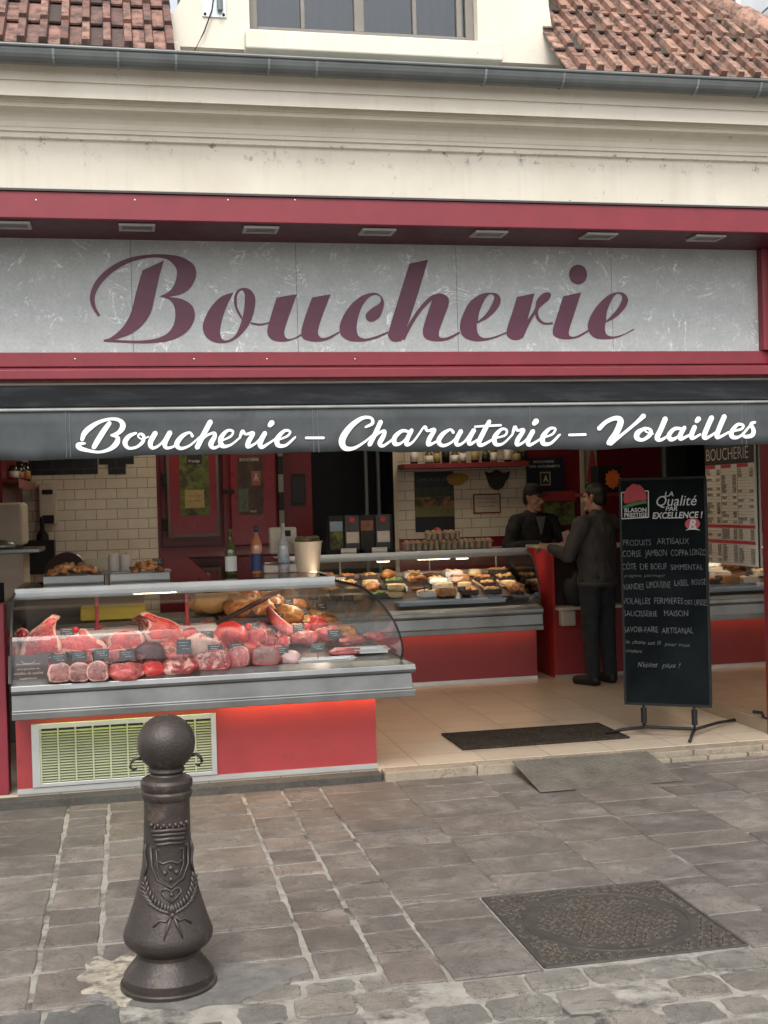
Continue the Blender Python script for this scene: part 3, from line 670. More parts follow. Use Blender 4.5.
mb = MB(); mb.box((WX0, AY+.004, az1-.016), (WX1, AY+.045, az1+.018)); mb.build('front_bar', M('dark_bar', (.06, .065, .068), .5, metal=.3), aw, bevel=.006)
z5, z6, z7, z8, z9 = cv(70, 405, 4.8), cv(210, 405, 4.8), cv(330, 405, 4.8), cv(450, 405, 4.8), cv(590, 400, 4.315)
AWT = [(z5, [
  [(58,168,14),(68,138,20),(95,110,20),(140,82,14),(195,67,11),(238,74,15),(254,100,22),(236,130,17),(200,146,9)],
  [(190,86,17),(160,128,21),(130,176,21),(114,204,18)],
  [(198,145,9),(228,155,15),(222,185,22),(190,212,15),(140,226,10),(88,219,13),(46,206,18),(40,190,16),(72,184,8)],
  [(318,134,9),(283,150,17),(264,180,20),(280,206,12),(318,202,11),(348,178,14),(354,150,13),(338,138,10),(327,150,7),(345,163,6),(378,152,6)],
  [(410,134,20),(386,180,20),(396,206,13),(432,190,9),(474,140,8)], [(480,132,20),(456,180,20),(462,205,13),(495,200,9),(522,178,8)],
  [(588,150,12),(574,132,9),(538,150,17),(512,188,20),(532,208,13),(575,194,9),(624,152,7)],
  [(674,80,20),(642,140,20),(610,204,20)], [(616,190,9),(652,150,9),(690,134,11),(694,152,17),(676,188,20),(692,206,12),(735,186,8)]]),
 (z6, [
  [(60,170,7),(100,150,9),(110,126,9),(82,124,12),(52,160,19),(58,196,17),(98,192,9),(142,158,8)],
  [(142,160,8),(156,126,14),(172,140,10),(208,134,14),(186,174,19),(182,200,15),(216,186,9),(252,150,8)],
  [(264,134,18),(241,180,20),(248,203,14),(282,184,9),(318,160,8)], [(286,98,18),(298,84,22)],
  [(320,170,7),(370,150,9),(384,128,9),(357,124,12),(324,160,19),(326,192,18),(362,194,11),(403,160,9),(410,151,4)],
  [(460,158,10),(545,158,10)]]),
 (z7, [
  [(170,106,8),(204,88,13),(196,62,11),(152,64,15),(96,106,22),(58,165,26),(68,205,21),(112,208,13),(165,178,9),(203,146,7)],
  [(244,80,18),(221,130,18),(190,190,18)], [(198,170,8),(236,134,9),(262,125,13),(256,150,18),(239,184,18),(256,196,11),(302,164,8)],
  [(384,130,10),(347,124,13),(311,155,18),(313,186,18),(346,180,9),(392,130,8)], [(393,120,16),(371,165,18),(370,190,15),(402,174,9),(447,110,8)],
  [(447,110,8),(458,106,13),(468,124,10),(502,118,14),(479,160,18),(472,190,15),(502,180,9),(532,160,7)],
  [(592,132,13),(577,118,9),(541,140,17),(521,175,18),(542,195,13),(582,180,9),(612,150,7)],
  [(629,125,18),(606,170,18),(613,192,13),(647,175,9),(682,125,8)], [(692,120,18),(669,165,18),(673,188,13),(712,165,8)]]),
 (z8, [
  [(190,78,16),(162,130,19),(140,180,18),(156,192,13),(214,160,8)], [(120,104,8),(180,100,9),(245,97,9)],
  [(214,160,7),(265,145,9),(272,120,9),(246,117,12),(215,155,19),(221,188,16),(257,184,9),(302,140,8)],
  [(300,142,8),(312,106,14),(324,122,10),(354,120,14),(327,165,18),(323,190,15),(352,180,9),(387,145,8)],
  [(399,125,18),(376,170,18),(381,192,13),(417,174,9),(450,150,8)], [(403,90,18),(415,76,22)],
  [(450,156,7),(490,140,9),(504,115,9),(477,114,12),(446,150,19),(446,184,18),(481,184,11),(521,146,9),(526,140,4)],
  [(570,144,10),(650,142,10)]]),
 (z9, [
  [(38,124,16),(70,94,14),(112,78,16),(132,92,22),(115,138,22),(90,176,24),(78,186,17)], [(86,188,17),(140,148,11),(198,100,12),(232,68,18)],
  [(240,120,9),(208,140,18),(203,163,18),(228,172,11),(257,152,14),(262,132,12),(245,122,8),(240,136,6),(272,146,6)],
  [(325,80,18),(306,125,18),(289,163,18),(306,172,11),(347,148,8)],
  [(398,125,10),(366,124,13),(341,150,16),(349,170,15),(377,160,9),(402,130,8)], [(409,118,14),(391,150,17),(393,168,13),(432,150,8)],
  [(453,115,16),(439,150,17),(443,166,11),(477,148,8)], [(460,92,15),(470,80,18)],
  [(526,75,18),(506,120,18),(493,157,17),(506,163,11),(547,138,8)], [(581,70,18),(561,118,18),(549,154,17),(561,160,11),(602,138,8)],
  [(610,136,7),(655,125,9),(662,108,9),(637,107,12),(613,140,17),(621,160,15),(652,155,9),(692,110,8)],
  [(712,96,10),(696,104,12),(706,130,14),(700,152,15),(672,158,12),(662,148,9)]])]
mb = MB()
for cc, strokes in AWT:
    for st in strokes: stroke(mb, st, cc, AY-.0045)
for v_ in mb.v: v_.y += ripple(v_.x, v_.z)
mb.build('lettering', WHITEVINYL, val)
# ================================================================== PAVEMENT FURNITURE
# bollard: turned cast iron post with ball head, hooks and a raised coat of arms
bd = thing('bollard', 'dark cast iron bollard with ball top and raised coat of arms on the pavement', 'bollard', BC); bd.rotation_euler.y = R(1.0)
k_ = (BC-CAM).dot(Fw)/FPX/3.303; KZ = .955
prof = [(157,985),(158,958),(155,953),(147,951),(147,928),(143,924),(138,914),(126,898),(111,880),(103,862),(103,850),(108,843),(118,838),(133,825),(143,810),(146,796),(146,786),(141,770),(130,740),(118,700),(105,655),(92,605),(84,560),(79,500),(76,440),(75,360),(75,330),(80,322),(83,312),(83,304),(78,297),(82,290),(85,280),(85,268),(80,258),(66,250),(55,246),(52,240),(56,236),(60,230),(58,222),(52,215)]
base_y = 955
P3 = [((r)*k_, max(-.01, (base_y+17-y)*k_*KZ)) for r, y in prof]
mb = MB(); mb.lathe(P3, (0, 0, 0), 48); body = mb.build('post', IRON, bd, smooth=True, local=True); es = body.modifiers.new('edges', 'EDGE_SPLIT'); es.split_angle = R(24)
ballr = 95*k_; bz = (base_y+17-137)*k_*KZ
mb = MB(); mb.ell((0, 0, bz), (ballr, ballr, ballr*.99), 40); mb.build('ball', IRON, bd, smooth=True, local=True)
def brad(z):
    q = sorted(P3, key=lambda p: p[1])
    for (r0, z0), (r1, z1) in zip(q, q[1:]):
        if z0 <= z <= z1: return r0+(r1-r0)*(z-z0)/(z1-z0+1e-9)
    return q[-1][0]
FA = math.atan2(-7-BC.y, 0-BC.x)+R(6)
def bs(zx, zy, h=.003):    # emblem coordinates (zoomed photo, centre line 258) on the turned surface
    z = (base_y+17-zy)*k_*KZ; r = brad(z); a = max(-1.2, min(1.2, (zx-258)*k_/r))
    a = FA+math.asin(max(-.95, min(.95, (zx-258)*k_/r))); return (math.cos(a)*(r+h), math.sin(a)*(r+h), z)
em = MB()
for y0, w0, r in ((462, 42, 5), (447, 48, 6), (432, 52, 5), (418, 55, 6)): em.tube([bs(258+x*w0/10, y0+abs(x)*.5) for x in range(-10, 11, 2)], r*k_, 8)
for x in range(-54, 55, 18): em.ell(bs(258+x, 402), (8*k_,)*3, 8); 
for x in range(-45, 46, 18): em.tube([bs(258+x, 418), bs(258+x, 404)], 4*k_, 6)
sh = [(-58,478),(58,478),(56,540),(40,585),(0,610),(-40,585),(-56,540),(-58,478)]
em.tube([bs(258+x, y) for x, y in sh], 4.5*k_, 6); em.tube([bs(258+x*.72, 486+(y-478)*.82) for x, y in sh], 3*k_, 6)
em.tube([bs(216, 520), bs(235, 530), bs(258, 522), bs(280, 532), bs(300, 522)], 4*k_, 6)
for x, y in ((240, 560), (276, 560), (258, 582), (258, 545)): em.ell(bs(x, y), (9*k_, 9*k_, 9*k_), 8)
for s_ in (-1, 1): em.tube([bs(258+s_*70, 470), bs(258+s_*78, 500), bs(258+s_*70, 540), bs(258+s_*76, 575)], [4*k_, 7*k_, 5*k_, 3*k_], 6)
hrt = [(258,655),(240,640),(228,625),(232,612),(246,612),(258,622),(270,612),(284,612),(288,625),(276,640),(258,655)]
em.tube([bs(x, y) for x, y in hrt], 4*k_, 6); em.ell(bs(258, 630), (8*k_,)*3, 8)
for s_ in (-1, 1):
    stem = [(6, 692), (28, 684), (52, 668), (70, 642), (78, 606)]
    em.tube([bs(258+s_*x, y) for x, y in stem], 3*k_, 6)
    for i in range(11):
        t = i/10*3.99; a = int(t); u = t-a; x = stem[a][0]*(1-u)+stem[min(a+1, 4)][0]*u; y = stem[a][1]*(1-u)+stem[min(a+1, 4)][1]*u
        for d in (-1, 1):
            dx, dy = (24 if d > 0 else -6), (-26 if d < 0 else -8); em.tube([bs(258+s_*x, y), bs(258+s_*(x+dx*.5), y+dy*.6-4), bs(258+s_*(x+dx), y+dy-6)], [2*k_, 6.5*k_, 1.5*k_], 6)
    em.tube([bs(258+s_*4, 694), bs(258+s_*22, 712), bs(258+s_*40, 708), bs(258+s_*60, 728)], [3*k_, 5*k_, 5*k_, 4*k_], 6)
    em.tube([bs(258+s_*3, 696), bs(258+s_*14, 725), bs(258+s_*30, 768)], [4*k_, 6*k_, 2*k_], 6)
em.ell(bs(258, 694), (9*k_, 9*k_, 9*k_), 10)
em.build('coat_of_arms', M('worn_cast_iron', (.062, .050, .045), .38, .25, 12, .3, 80, metal=.3), bd, smooth=True, local=True)
rt = Vector((-math.sin(FA), math.cos(FA), 0)); fw_ = Vector((math.cos(FA), math.sin(FA), 0))
for s_ in (-1, 1):
    h = MB(); z0 = (base_y+17-195)*k_*KZ
    h.tube([rt*s_*80*k_+Vector((0, 0, z0+8*k_)), rt*s_*98*k_+Vector((0, 0, z0+12*k_)), rt*s_*112*k_+Vector((0, 0, z0+2*k_)), rt*s_*118*k_+Vector((0, 0, z0-14*k_)), rt*s_*108*k_+Vector((0, 0, z0-26*k_)), rt*s_*96*k_+Vector((0, 0, z0-22*k_))], [6*k_, 6*k_, 5.5*k_, 5*k_, 5*k_, 4*k_], 8)
    h.build('chain_hook', IRON, bd, smooth=True, local=True)
# manhole: square cast frame with a round cover, both carrying a raised maze pattern
mh = thing('manhole_cover', 'round cast iron manhole cover in square patterned frame set in the paving', 'manhole cover', (1.785, -2.53, GZ))
mx, my = 1.785, -2.53; hw = .388
IRON2 = M('worn_street_iron', (.060, .052, .045), .5, .25, 8, .3, 90, metal=.2, spots=((.10, .085, .068), 30, .5, .75))
mb = MB(); mb.box((mx-hw, my-hw, GZ-.03), (mx+hw, my+hw, GZ-.0025)); 
mb.tube([(mx-hw, my-hw, GZ-.004), (mx+hw, my-hw, GZ-.004), (mx+hw, my+hw, GZ-.004), (mx-hw, my+hw, GZ-.004), (mx-hw, my-hw, GZ-.004)], .007, 6)
def zig(mb, x, y, s):
    a = random.choice((0, 1, 2, 3))*math.pi/2+.4
    def q(u, v): return Vector((x+(u*math.cos(a)-v*math.sin(a))*s, y+(u*math.sin(a)+v*math.cos(a))*s, GZ-.0022))
    pts = [q(-.5, -.36), q(.0, -.42), q(.05, .0), q(-.05, .05), q(.02, .44), q(.5, .36)]
    for p0, p1 in zip(pts, pts[1:]):
        d = (p1-p0)/2; n_ = Vector((-d.y, d.x, 0)).normalized()*s*.13; mb.obox((p0+p1)/2, d*1.15, n_, (0, 0, .0042), 1)
st = .046; rr_ = .315
cov = MB(); cov.lathe([(rr_-.012, -.03), (rr_-.012, -.0012)], (mx, my, GZ), 64)
for i in range(-9, 10):
    for j in range(-9, 10):
        x, y = mx+(i+(j % 2)*.5)*st*.97, my+j*st*.95; d = math.hypot(x-mx, y-my)
        if d < rr_-.04: zig(cov, x, y, st*.92)
        elif d > rr_+.035 and abs(x-mx) < hw-.03 and abs(y-my) < hw-.03: zig(mb, x, y, st*.92)
mb.tube([(mx+(rr_+.006)*math.cos(t*math.pi/32), my+(rr_+.006)*math.sin(t*math.pi/32), GZ-.003) for t in range(65)], .0055, 6, 0, cap=False)
IRON3 = M('recessed_street_iron', (.045, .039, .033), .7, .3, 12)
IRON4 = M('polished_street_iron', (.125, .108, .090), .5, .25, 8, .2, 90, metal=.2)
mb.build('frame', [IRON3, IRON4], mh); cov.build('cover', [IRON3, IRON4], mh)
# checker plate ramp and doormat
p0, p1, p2, p3 = atZ(513, 764, -.012), atZ(641, 753, -.012), atZ(690, 787, GZ), atZ(540, 793, GZ)
rp = MB(); p0.y = p1.y = -.01; p0.x = p3.x; p1.x = p2.x = max(p1.x, p2.x); p0.z = p1.z = .012; p2.y = p3.y; p2.z = p3.z = GZ+.004
rp.prism([p0, p1, p2, p3], (0, 0, .006))
RAMPM = M('worn_checker_plate', (.165, .15, .128), .5, .3, 5, .2, 60, metal=.35, spots=((.19, .18, .15), 7, .48, .68))
ex, ey = (p1-p0), (p3-p0)
for i in range(34):
    for j in range(26):
        u, v_ = (i+.5)/34, (j+.5)/26; c_ = p0+ex*u+ey*v_+Vector((0, 0, .007)); s_ = 1 if (i+j) % 2 else -1
        a_ = Vector((.0095, .0095*s_, -.0095*s_*ey.z/ey.y*-1 if False else .0095*s_*ey.z/ey.y)); rp.obox(c_, a_, Vector((-.0024*s_, .0024, 0)), (0, 0, .0016))
tag(rp.build('ramp_plate', RAMPM), 'worn grey checker plate ramp leading up to the shop step', 'ramp')
a, b, c, d = atZ(441, 735), atZ(473, 750), atZ(638, 739), atZ(592, 724)
mb = MB(); x0, x1, y0, y1 = a.x, (c.x+d.x)/2, b.y, a.y
mb.box((x0, y0, .003), (x1, y1, .013)); tm = tag(mb.build('doormat', M('dark_brown_mat', (.030, .024, .019), .98, .35, 8, .9, 300, spec=.1, spots=((.085, .070, .055), 60, .48, .66)), bevel=.004), 'dark brown doormat lying on the beige tiles inside the entrance', 'doormat')
# chalkboard on a spring stand
pl, pr_ = atY(623, 700, .60), atY(711, 700, .28)
ql = atY(619, 479, .60); qr = atY(706, 476, .28)
bx = Vector((qr.x-ql.x, qr.y-ql.y, 0)); bw = bx.length; bx.normalize(); bnn = Vector((bx.y, -bx.x, 0))
zb, zt = .205, (ql.z+qr.z)/2
cbo = Vector((ql.x, ql.y, 0))
cb = thing('chalkboard_sign', 'tall black pavement chalkboard with quality emblem and handwritten offers', 'chalkboard', (cbo.x+bx.x*bw/2, cbo.y+bx.y*bw/2, 0))
mb = MB(); mb.obox(cbo+bx*bw/2+Vector((0, 0, (zb+zt)/2)), bx*(bw/2-.012), bnn*.010, (0, 0, (zt-zb)/2-.012)); mb.build('board', CHALKBOARD, cb, bevel=.004)
mb = MB()
for z in (zb+.006, zt-.006): mb.obox(cbo+bx*bw/2+Vector((0, 0, z)), bx*bw/2, bnn*.014, (0, 0, .008))
for x in (.006, bw-.006): mb.obox(cbo+bx*x+Vector((0, 0, (zb+zt)/2)), bx*.008, bnn*.0138, (0, 0, (zt-zb)/2-.015))
mb.build('rim', DARK, cb, bevel=.002)
def B(u, v_, h=.0125): return cbo+bx*(u*bw)+bnn*h+Vector((0, 0, zt-v_*(zt-zb)))   # board coordinates, v down
cbx = lambda px, py: ((px-619-(py-479)*.038)/87.5, (py-477.5)/229)
def bt(mb, s, px0, px1, py, h, **kw):
    u0, v0 = cbx(px0, py); u1, _ = cbx(px1, py); put_text(mb, s, B(u0, v0), bx, (0, 0, 1), (u1-u0)*bw, h, **kw)
WSIGN = M('sign_white', (.52, .52, .50), .6, .1, 20)
mb = MB()
bt(mb, 'LA', 666, 675, 496.5, .032, shear=.2, bold=.012); bt(mb, 'Qualité', 658, 698, 506, .070, shear=.25, bold=0)
bt(mb, 'PAR', 667, 679, 511, .030, shear=.2, bold=.015); bt(mb, 'EXCELLENCE !', 654, 704, 518.5, .042, shear=.2, bold=.02)
mb.build('heading', WSIGN, cb)
lg = MB()
def Bp(px, py, h=.0128): return B(*cbx(px, py), h)
fr_ = [(622, 491.5), (649.5, 490.5), (650, 517), (622.5, 518)]
for (a, b_) in zip(fr_, fr_[1:]+fr_[:1]):
    A_, B_ = Bp(*a), Bp(*b_); dd = (B_-A_); lg.obox((A_+B_)/2, dd/2, dd.cross(bnn).normalized()*.0035, bnn*.0008)
put_text(lg, 'BLASON', Bp(625.5, 511.4, .0135), bx, (0, 0, 1), .145, .028, bold=.02); put_text(lg, 'PRESTIGE', Bp(625.3, 516.4, .0135), bx, (0, 0, 1), .152, .028, bold=.02)
lg.build('emblem_frame', WSIGN, cb)
lg = MB(); hs_ = [(625, 502), (624.5, 494), (627, 488), (630, 485.5), (634, 483), (638, 484), (641, 484.5), (645, 488.5), (647.5, 494), (647, 500), (640, 500), (632, 502)]
lg.prism([Bp(*p, .0129) for p in outline(hs_, 4)], bnn*.0008); lg.build('emblem_hill', M('emblem_red', (.42, .05, .06), .6, .12, 30), cb)
lg = MB(); lg.prism([Bp(*p, .0133) for p in outline([(624, 505, 1), (632, 502.5), (640, 501), (648, 500.5, 1), (648, 503, 1), (640, 504), (632, 506), (624, 508, 1)], 4)], bnn*.0008); lg.build('emblem_field', M('emblem_green', (.05, .18, .05), .6), cb)
lg = MB(); lc = (694, 524.5)
lg.prism([Bp(lc[0]+7.5*math.cos(t*math.pi/12), lc[1]+5.6*math.sin(t*math.pi/12), .0129) for t in range(24)], bnn*.0008); lg.build('red_label_badge', M('badge_red', (.45, .07, .09), .6), cb)
lg = MB(); put_text(lg, 'R', Bp(690.5, 528.8, .0145), bx, (0, 0, 1), .052, .058, shear=.2, bold=.04)
lg.prism([Bp(*p, .0141) for p in ((687, 531), (691, 528.5), (697, 528.5), (702, 531), (697, 530.2), (691, 530.2))], bnn*.0005); lg.build('badge_letter', WSIGN, cb)
for s_, x0, x1, y, h in (('PRODUITS', 624.5, 653, 545.5, .042), ('ARTISAUX', 659, 691, 544.5, .042), ('CORSE', 624, 643, 556.5, .044), ('JAMBON', 647, 669, 556, .044), ('COPPA', 673, 690, 556, .044), ('LONZO', 692, 707.5, 555.5, .044),
    ('CÔTE', 624, 638, 569.5, .042), ('DE', 642, 650, 569.5, .042), ('BOEUF', 653, 669, 569.5, .042), ('SIMMENTAL', 673, 705, 570, .038), ('VIANDES', 625, 646, 590, .042), ('LIMOUSINE', 649, 673, 588, .045), ('LABEL', 677, 691, 586, .042), ('ROUGE', 694, 708, 585, .040),
    ('VOLAILLES', 625, 653, 604.5, .042), ('FERMIÈRES', 657, 686, 604, .042), ('DES', 687.5, 695, 604.5, .03), ('LANDES', 697, 710, 605.5, .042), ('SAUCISSERIE', 626, 660, 617, .040), ('MAISON', 667, 691, 616.5, .040), ('SAVOIR-FAIRE', 626.5, 661, 633, .040), ('ARTISANAL', 665, 696, 633.5, .040)):
    ch = MB(); bt(ch, s_, x0, x1, y, h, jit=.16, bold=-.004); ch.build('chalk_word', CHALK, cb)
for s_, x0, x1, y, h in (('(région Vianney)', 626, 667, 577, .018), ('le choix est là', 628, 664, 645, .026), ('pour vous', 668, 693, 646.5, .024), ('satisfaire', 628, 645, 653.5, .022), ("N'hésitez", 641, 661, 668, .036), ('plus !', 665, 684, 668, .032)):
    ch = MB(); bt(ch, s_, x0, x1, y, h, jit=.3, shear=.3, bold=-.004); ch.build('chalk_word', CHALK, cb)
for u in (.22, .80):
    f_ = MB(); bpt = B(u, 1, 0); f_.tube([(bpt.x, bpt.y, zb), (bpt.x, bpt.y, .06)], .008, 8)
    for i in range(9): f_.lathe([(.017, 0), (.021, .006), (.017, .012)], (bpt.x, bpt.y, .085+i*.011), 12)
    f_.build('spring_foot', DARK, cb, smooth=True)
LP = B(.22, 1, 0); LQ = B(.80, 1, 0)
for a_, b_ in (((LP.x, LP.y), atZ(603, 736, .0)), ((LP.x, LP.y), (LP.x+.15, LP.y+.34)), ((LQ.x, LQ.y), atZ(690, 743, .0)), ((LQ.x, LQ.y), atZ(734, 722, .0))):
    f_ = MB(); a3 = Vector((a_[0], a_[1], .055)); b3 = Vector((b_[0], b_[1], .014)); f_.tube([a3, a3*.45+b3*.55+Vector((0, 0, .008)), b3], [.011, .011, .010], 8); f_.ell(b3, (.014, .014, .012), 8); f_.build('leg', DARK, cb, smooth=True)
f_ = MB(); f_.tube([(LP.x, LP.y, .058), (LQ.x, LQ.y, .058)], .011, 8); f_.build('crossbar', DARK, cb)
# ================================================================== DISPLAY COUNTERS
PATH = [(-.655, .15), (1.42, .15), (1.42, 3.2), (3.49, 3.2)]
PINK = M('meat_light_panel', (.44, .045, .05), .42, .06, 2)
railprof = [(.13, .668), (.165, .655), (.205, .640), (.21, .612), (.206, .596), (.185, .588), (.192, .50), (.205, .49), (.205, .452), (.195, .450), (.185, .478), (-.02, .478), (-.02, .66)]
glprof = []
GP = [(.135, .662), (.145, .72), (.135, .80), (.10, .90), (.03, 1.01), (-.06, 1.09), (-.19, 1.125)]
gq = catmull(GP, 10)
glprof = [tuple(p) for p in gq]+[(p[0]-.006, p[1]-.003) for p in gq[::-1]]
deckp = [(.12, .625), (.12, .640), (-.78, .745), (-.78, .70)]
ledgep = [(-.785, .66), (-.785, .835), (-.93, .835), (-.93, .66)]
def deckz(d): return .640+(.12-d)/.90*.105
ENDG = [(p[0], p[1]) for p in gq]
deckp2 = [(.12, .625), (.12, .650), (-.25, .76), (-.78, .90), (-.78, .70)]
ledgep2 = [(z_[0], z_[1]+(.10 if z_[1] > .7 else 0)) for z_ in ledgep]
specs = [(0, 'meat_counter', 'stainless and red meat counter with curved glass and louvred grille facing the street', -.655, .15),
         (1, 'cooked_food_counter', 'side run of the glass counter holding cooked dishes, going back into the shop', 1.42, 1.7),
         (2, 'deli_counter', 'far glass deli counter with red base and steel rail in front of the butcher', 2.4, 3.2)]
ctr = []
TINTSTRIP = EM('display_strip_warm', (1.0, .78, .62), 13.0)
for si, nm, lb, x_, y_ in specs:
    t = thing(nm, lb, 'display counter', (x_, y_, 0)); ctr.append(t); sg_ = [si]
    mb = MB(); mb.sweep([(0, .03), (0, .476), (-.02, .476), (-.02, .03)], PATH, sg_); mb.build('base_panel', REDBASE, t)
    mb = MB(); mb.sweep([(.006, .0), (.006, .03), (-.03, .03), (-.03, .0)], PATH, sg_); mb.build('plinth_trim', ALU, t)
    mb = MB(); mb.sweep(railprof, PATH, sg_); mb.build('rail', STEEL, t, bevel=.003)
    mb = MB(); mb.sweep(glprof, PATH, sg_); mb.build('front_glass', CURVED, t, smooth=False)
    mb = MB(); mb.sweep([(-.19, 1.085), (-.19, 1.152), (-.215, 1.152), (-.215, 1.085)], PATH, sg_); mb.build('top_rail', ALU, t, bevel=.003)
    mb = MB(); mb.sweep([(-.216, 1.140), (-.216, 1.150), (-.90, 1.150), (-.90, 1.140)], PATH, sg_); mb.build('glass_top', GLASS, t)
    mb = MB(); mb.sweep(deckp if si < 2 else deckp2, PATH, sg_); mb.build('display_deck', M('black_tray_deck', (.035, .032, .032), .4, .2, 5) if si == 0 else M('dark_deck', (.10, .075, .06), .4, .2, 9), t)
    mb = MB(); mb.sweep(ledgep if si < 2 else ledgep2, PATH, sg_); mb.build('rear_ledge', M('white_ledge', (.62, .56, .54), .4, .1, 5) if si == 0 else M('dull_ledge', (.30, .25, .21), .4, .1, 5), t, bevel=.004)
    mb = MB(); mb.sweep([(-.22, 1.112), (-.22, 1.128), (-.25, 1.128), (-.25, 1.112)], PATH, sg_); mb.build('strip_lamp', TINTSTRIP, t)
    mb = MB(); mb.sweep([(.05, .464), (.05, .475), (.075, .475), (.075, .464)], [(.50, .15)]+PATH[1:] if si == 0 else PATH, sg_); mb.build('under_rail_lamp', EM(['under_rail_glow_front', 'under_rail_glow_side', 'under_rail_glow_far'][si], (1, .55, .2), [16, 3, 4][si]), t)
t0 = ctr[0]
# mitre seams and end panels
for i, tt, path_ in ((1, ctr[0], PATH),):
    mb = MB(); pts = []
    for d, z in gq: pts.append((PATH[1][0]+d, PATH[1][1]-d, z))
    mb.tube(pts, .0065, 6); mb.build('glass_seam', DARK, tt)
def endpanel(par, x, name='end_glass'):
    o_ = [(x, .15-d if par is t0 else 3.2-d, z) for d, z in ENDG]+[(x, (.15 if par is t0 else 3.2)+.9, 1.125), (x, (.15 if par is t0 else 3.2)+.9, .66)]
    mb = MB(); mb.prism(o_, (.006, 0, 0)); mb.build(name, GLASS, par)
    mb = MB(); mb.tube(o_[:len(ENDG)], .007, 6); mb.build('end_trim', M('dark_trim', (.06, .06, .06), .4), par)
endpanel(t0, -.655); endpanel(ctr[2], 3.48)
mb = MB(); mb.box((-.655, .155, .0), (-.635, 1.0, .455)); mb.box((-.655, .155, .456), (-.637, 1.05, .655)); mb.build('end_panel', STEEL, t0)
mb = MB(); mb.box((3.47, 3.21, .0), (3.488, 4.1, .455)); mb.build('end_panel', REDBASE, ctr[2])
mb = MB(); mb.box((-.655, 1.04, 0), (.50, 1.06, .66)); mb.build('rear_panel', STEEL, t0)
# louvred grille
gx0, gx1, gz0_, gz1_ = -.57, .468, .035, .395
mb = MB(); GY = .15
for a, b in (((gx0, GY-.018, gz0_), (gx0+.045, GY-.002, gz1_)), ((gx1-.03, GY-.018, gz0_), (gx1, GY-.002, gz1_)), ((gx0+.045, GY-.018, gz0_), (gx1-.03, GY-.002, gz0_+.022)), ((gx0+.045, GY-.018, gz1_-.03), (gx1-.03, GY-.002, gz1_))): mb.box(a, b)
gr_o = mb.build('grille', ALU, t0, bevel=.002)
mb = MB(); mb.box((gx0+.045, GY-.004, gz0_+.022), (gx1-.03, GY-.001, gz1_-.03)); mb.build('grille_back', M('grille_back_dark', (.03, .03, .022), .7), gr_o)
mb = MB(); nc = 10; cw = (gx1-gx0-.075)/nc
LOUV = M('louvre_cream', (.34, .355, .23), .45, .08, 6)
for c in range(nc):
    X0 = gx0+.045+c*cw; mb.box((X0, GY-.020, gz0_+.022), (X0+.010, GY-.004, gz1_-.03))
    z = gz0_+.028
    while z < gz1_-.038:
        mb.add([(X0+.010, GY-.018, z), (X0+cw, GY-.018, z), (X0+cw, GY-.006, z+.005), (X0+.010, GY-.006, z+.005), (X0+.010, GY-.018, z+.003), (X0+cw, GY-.018, z+.003), (X0+cw, GY-.006, z+.009), (X0+.010, GY-.006, z+.009)], [(3,2,1,0),(4,5,6,7),(0,1,5,4),(1,2,6,5),(2,3,7,6),(3,0,4,7)]); z += .0155
mb.build('louvres', LOUV, gr_o)
mb = MB(); mb.box((gx0+.03, GY-.11, .462), (gx1-.02, GY-.09, .474)); mb.build('grille_lamp', EM('grille_glow', (.95, 1.0, .22), 6), t0)
# posts of the glass top
POSTRED = M('red_post', (.30, .02, .03), .4)
for px, yy in ((97, .95), (187, .95)):
    X = atY(px, 615, yy).x
    for dx in (0,):
        mb = MB(); mb.box((X-.011, yy-.011, .836), (X+.011, yy+.011, 1.139)); mb.box((X-.02, yy-.02, .836), (X+.02, yy+.02, .855)); mb.build('top_post', POSTRED, t0, bevel=.003)
mb = MB(); pA = Vector((.93, 1.0, .84)); mb.tube([(.55, .93, .84), (.80, .62, 1.0), (1.0, .42, 1.13)], [.016, .018, .016], 8); mb.build('glass_strut', STEEL, t0)
for X in (1.9, 2.75, 3.40):
    mb = MB(); mb.tube([(X, 4.05, .94), (X, 4.05, 1.139)], .010, 8); mb.build('top_post', STEEL, ctr[2])
# ================================================================== FOOD
def meatmat(name, red, fat, amt, sc1=9, sc2=40, rough=.42, coat=.22):
    m, t, b = nodes(name); v = coords(t)
    c = ramp(t, noise(t, v, 8, 5), [(.32, sc(red, .42)), (.68, sc(red, 1.2))])
    f = noise(t, v, sc1, 6, .6, 1.2); c = mix(t, ramp(t, f, [(.5+amt*.0-.02, (0, 0, 0)), (.5+.02, (1, 1, 1))] if amt > .9 else [(.64-amt*.2, (0, 0, 0)), (.70-amt*.2, (.95, .95, .95))]), c, fat)
    g = noise(t, v, sc2, 4, .6, .8); c = mix(t, ramp(t, g, [(.60, (0, 0, 0)), (.70, (.5, .5, .5))]), c, fat)
    q_ = noise(t, v, 13, 4, .6, 2.5); c = mix(t, ramp(t, q_, [(.484, (0, 0, 0)), (.5, (.6, .6, .6)), (.516, (0, 0, 0))]), c, fat)
    q2 = noise(t, v, 22, 5, .65, 1); c = mix(t, ramp(t, q2, [(.34, (.8, .8, .8)), (.44, (0, 0, 0))]), c, sc(red, .45))
    t.links.new(c, b.inputs['Base Color']); b.inputs['Roughness'].default_value = rough; b.inputs['Coat Weight'].default_value = coat; b.inputs['Coat Roughness'].default_value = .16
    b.inputs['Subsurface Weight'].default_value = .0
    bump(t, b, noise(t, v, 38, 6, .7), .6, .006); MATS[name] = m; return m
MUSC = meatmat('beef_muscle', (.44, .012, .015), (.64, .30, .25), .0)
FAT = meatmat('beef_fat', (.66, .42, .35), (.52, .13, .11), .3)
SIDE = meatmat('beef_side', (.30, .035, .035), (.56, .30, .25), .6, 14)
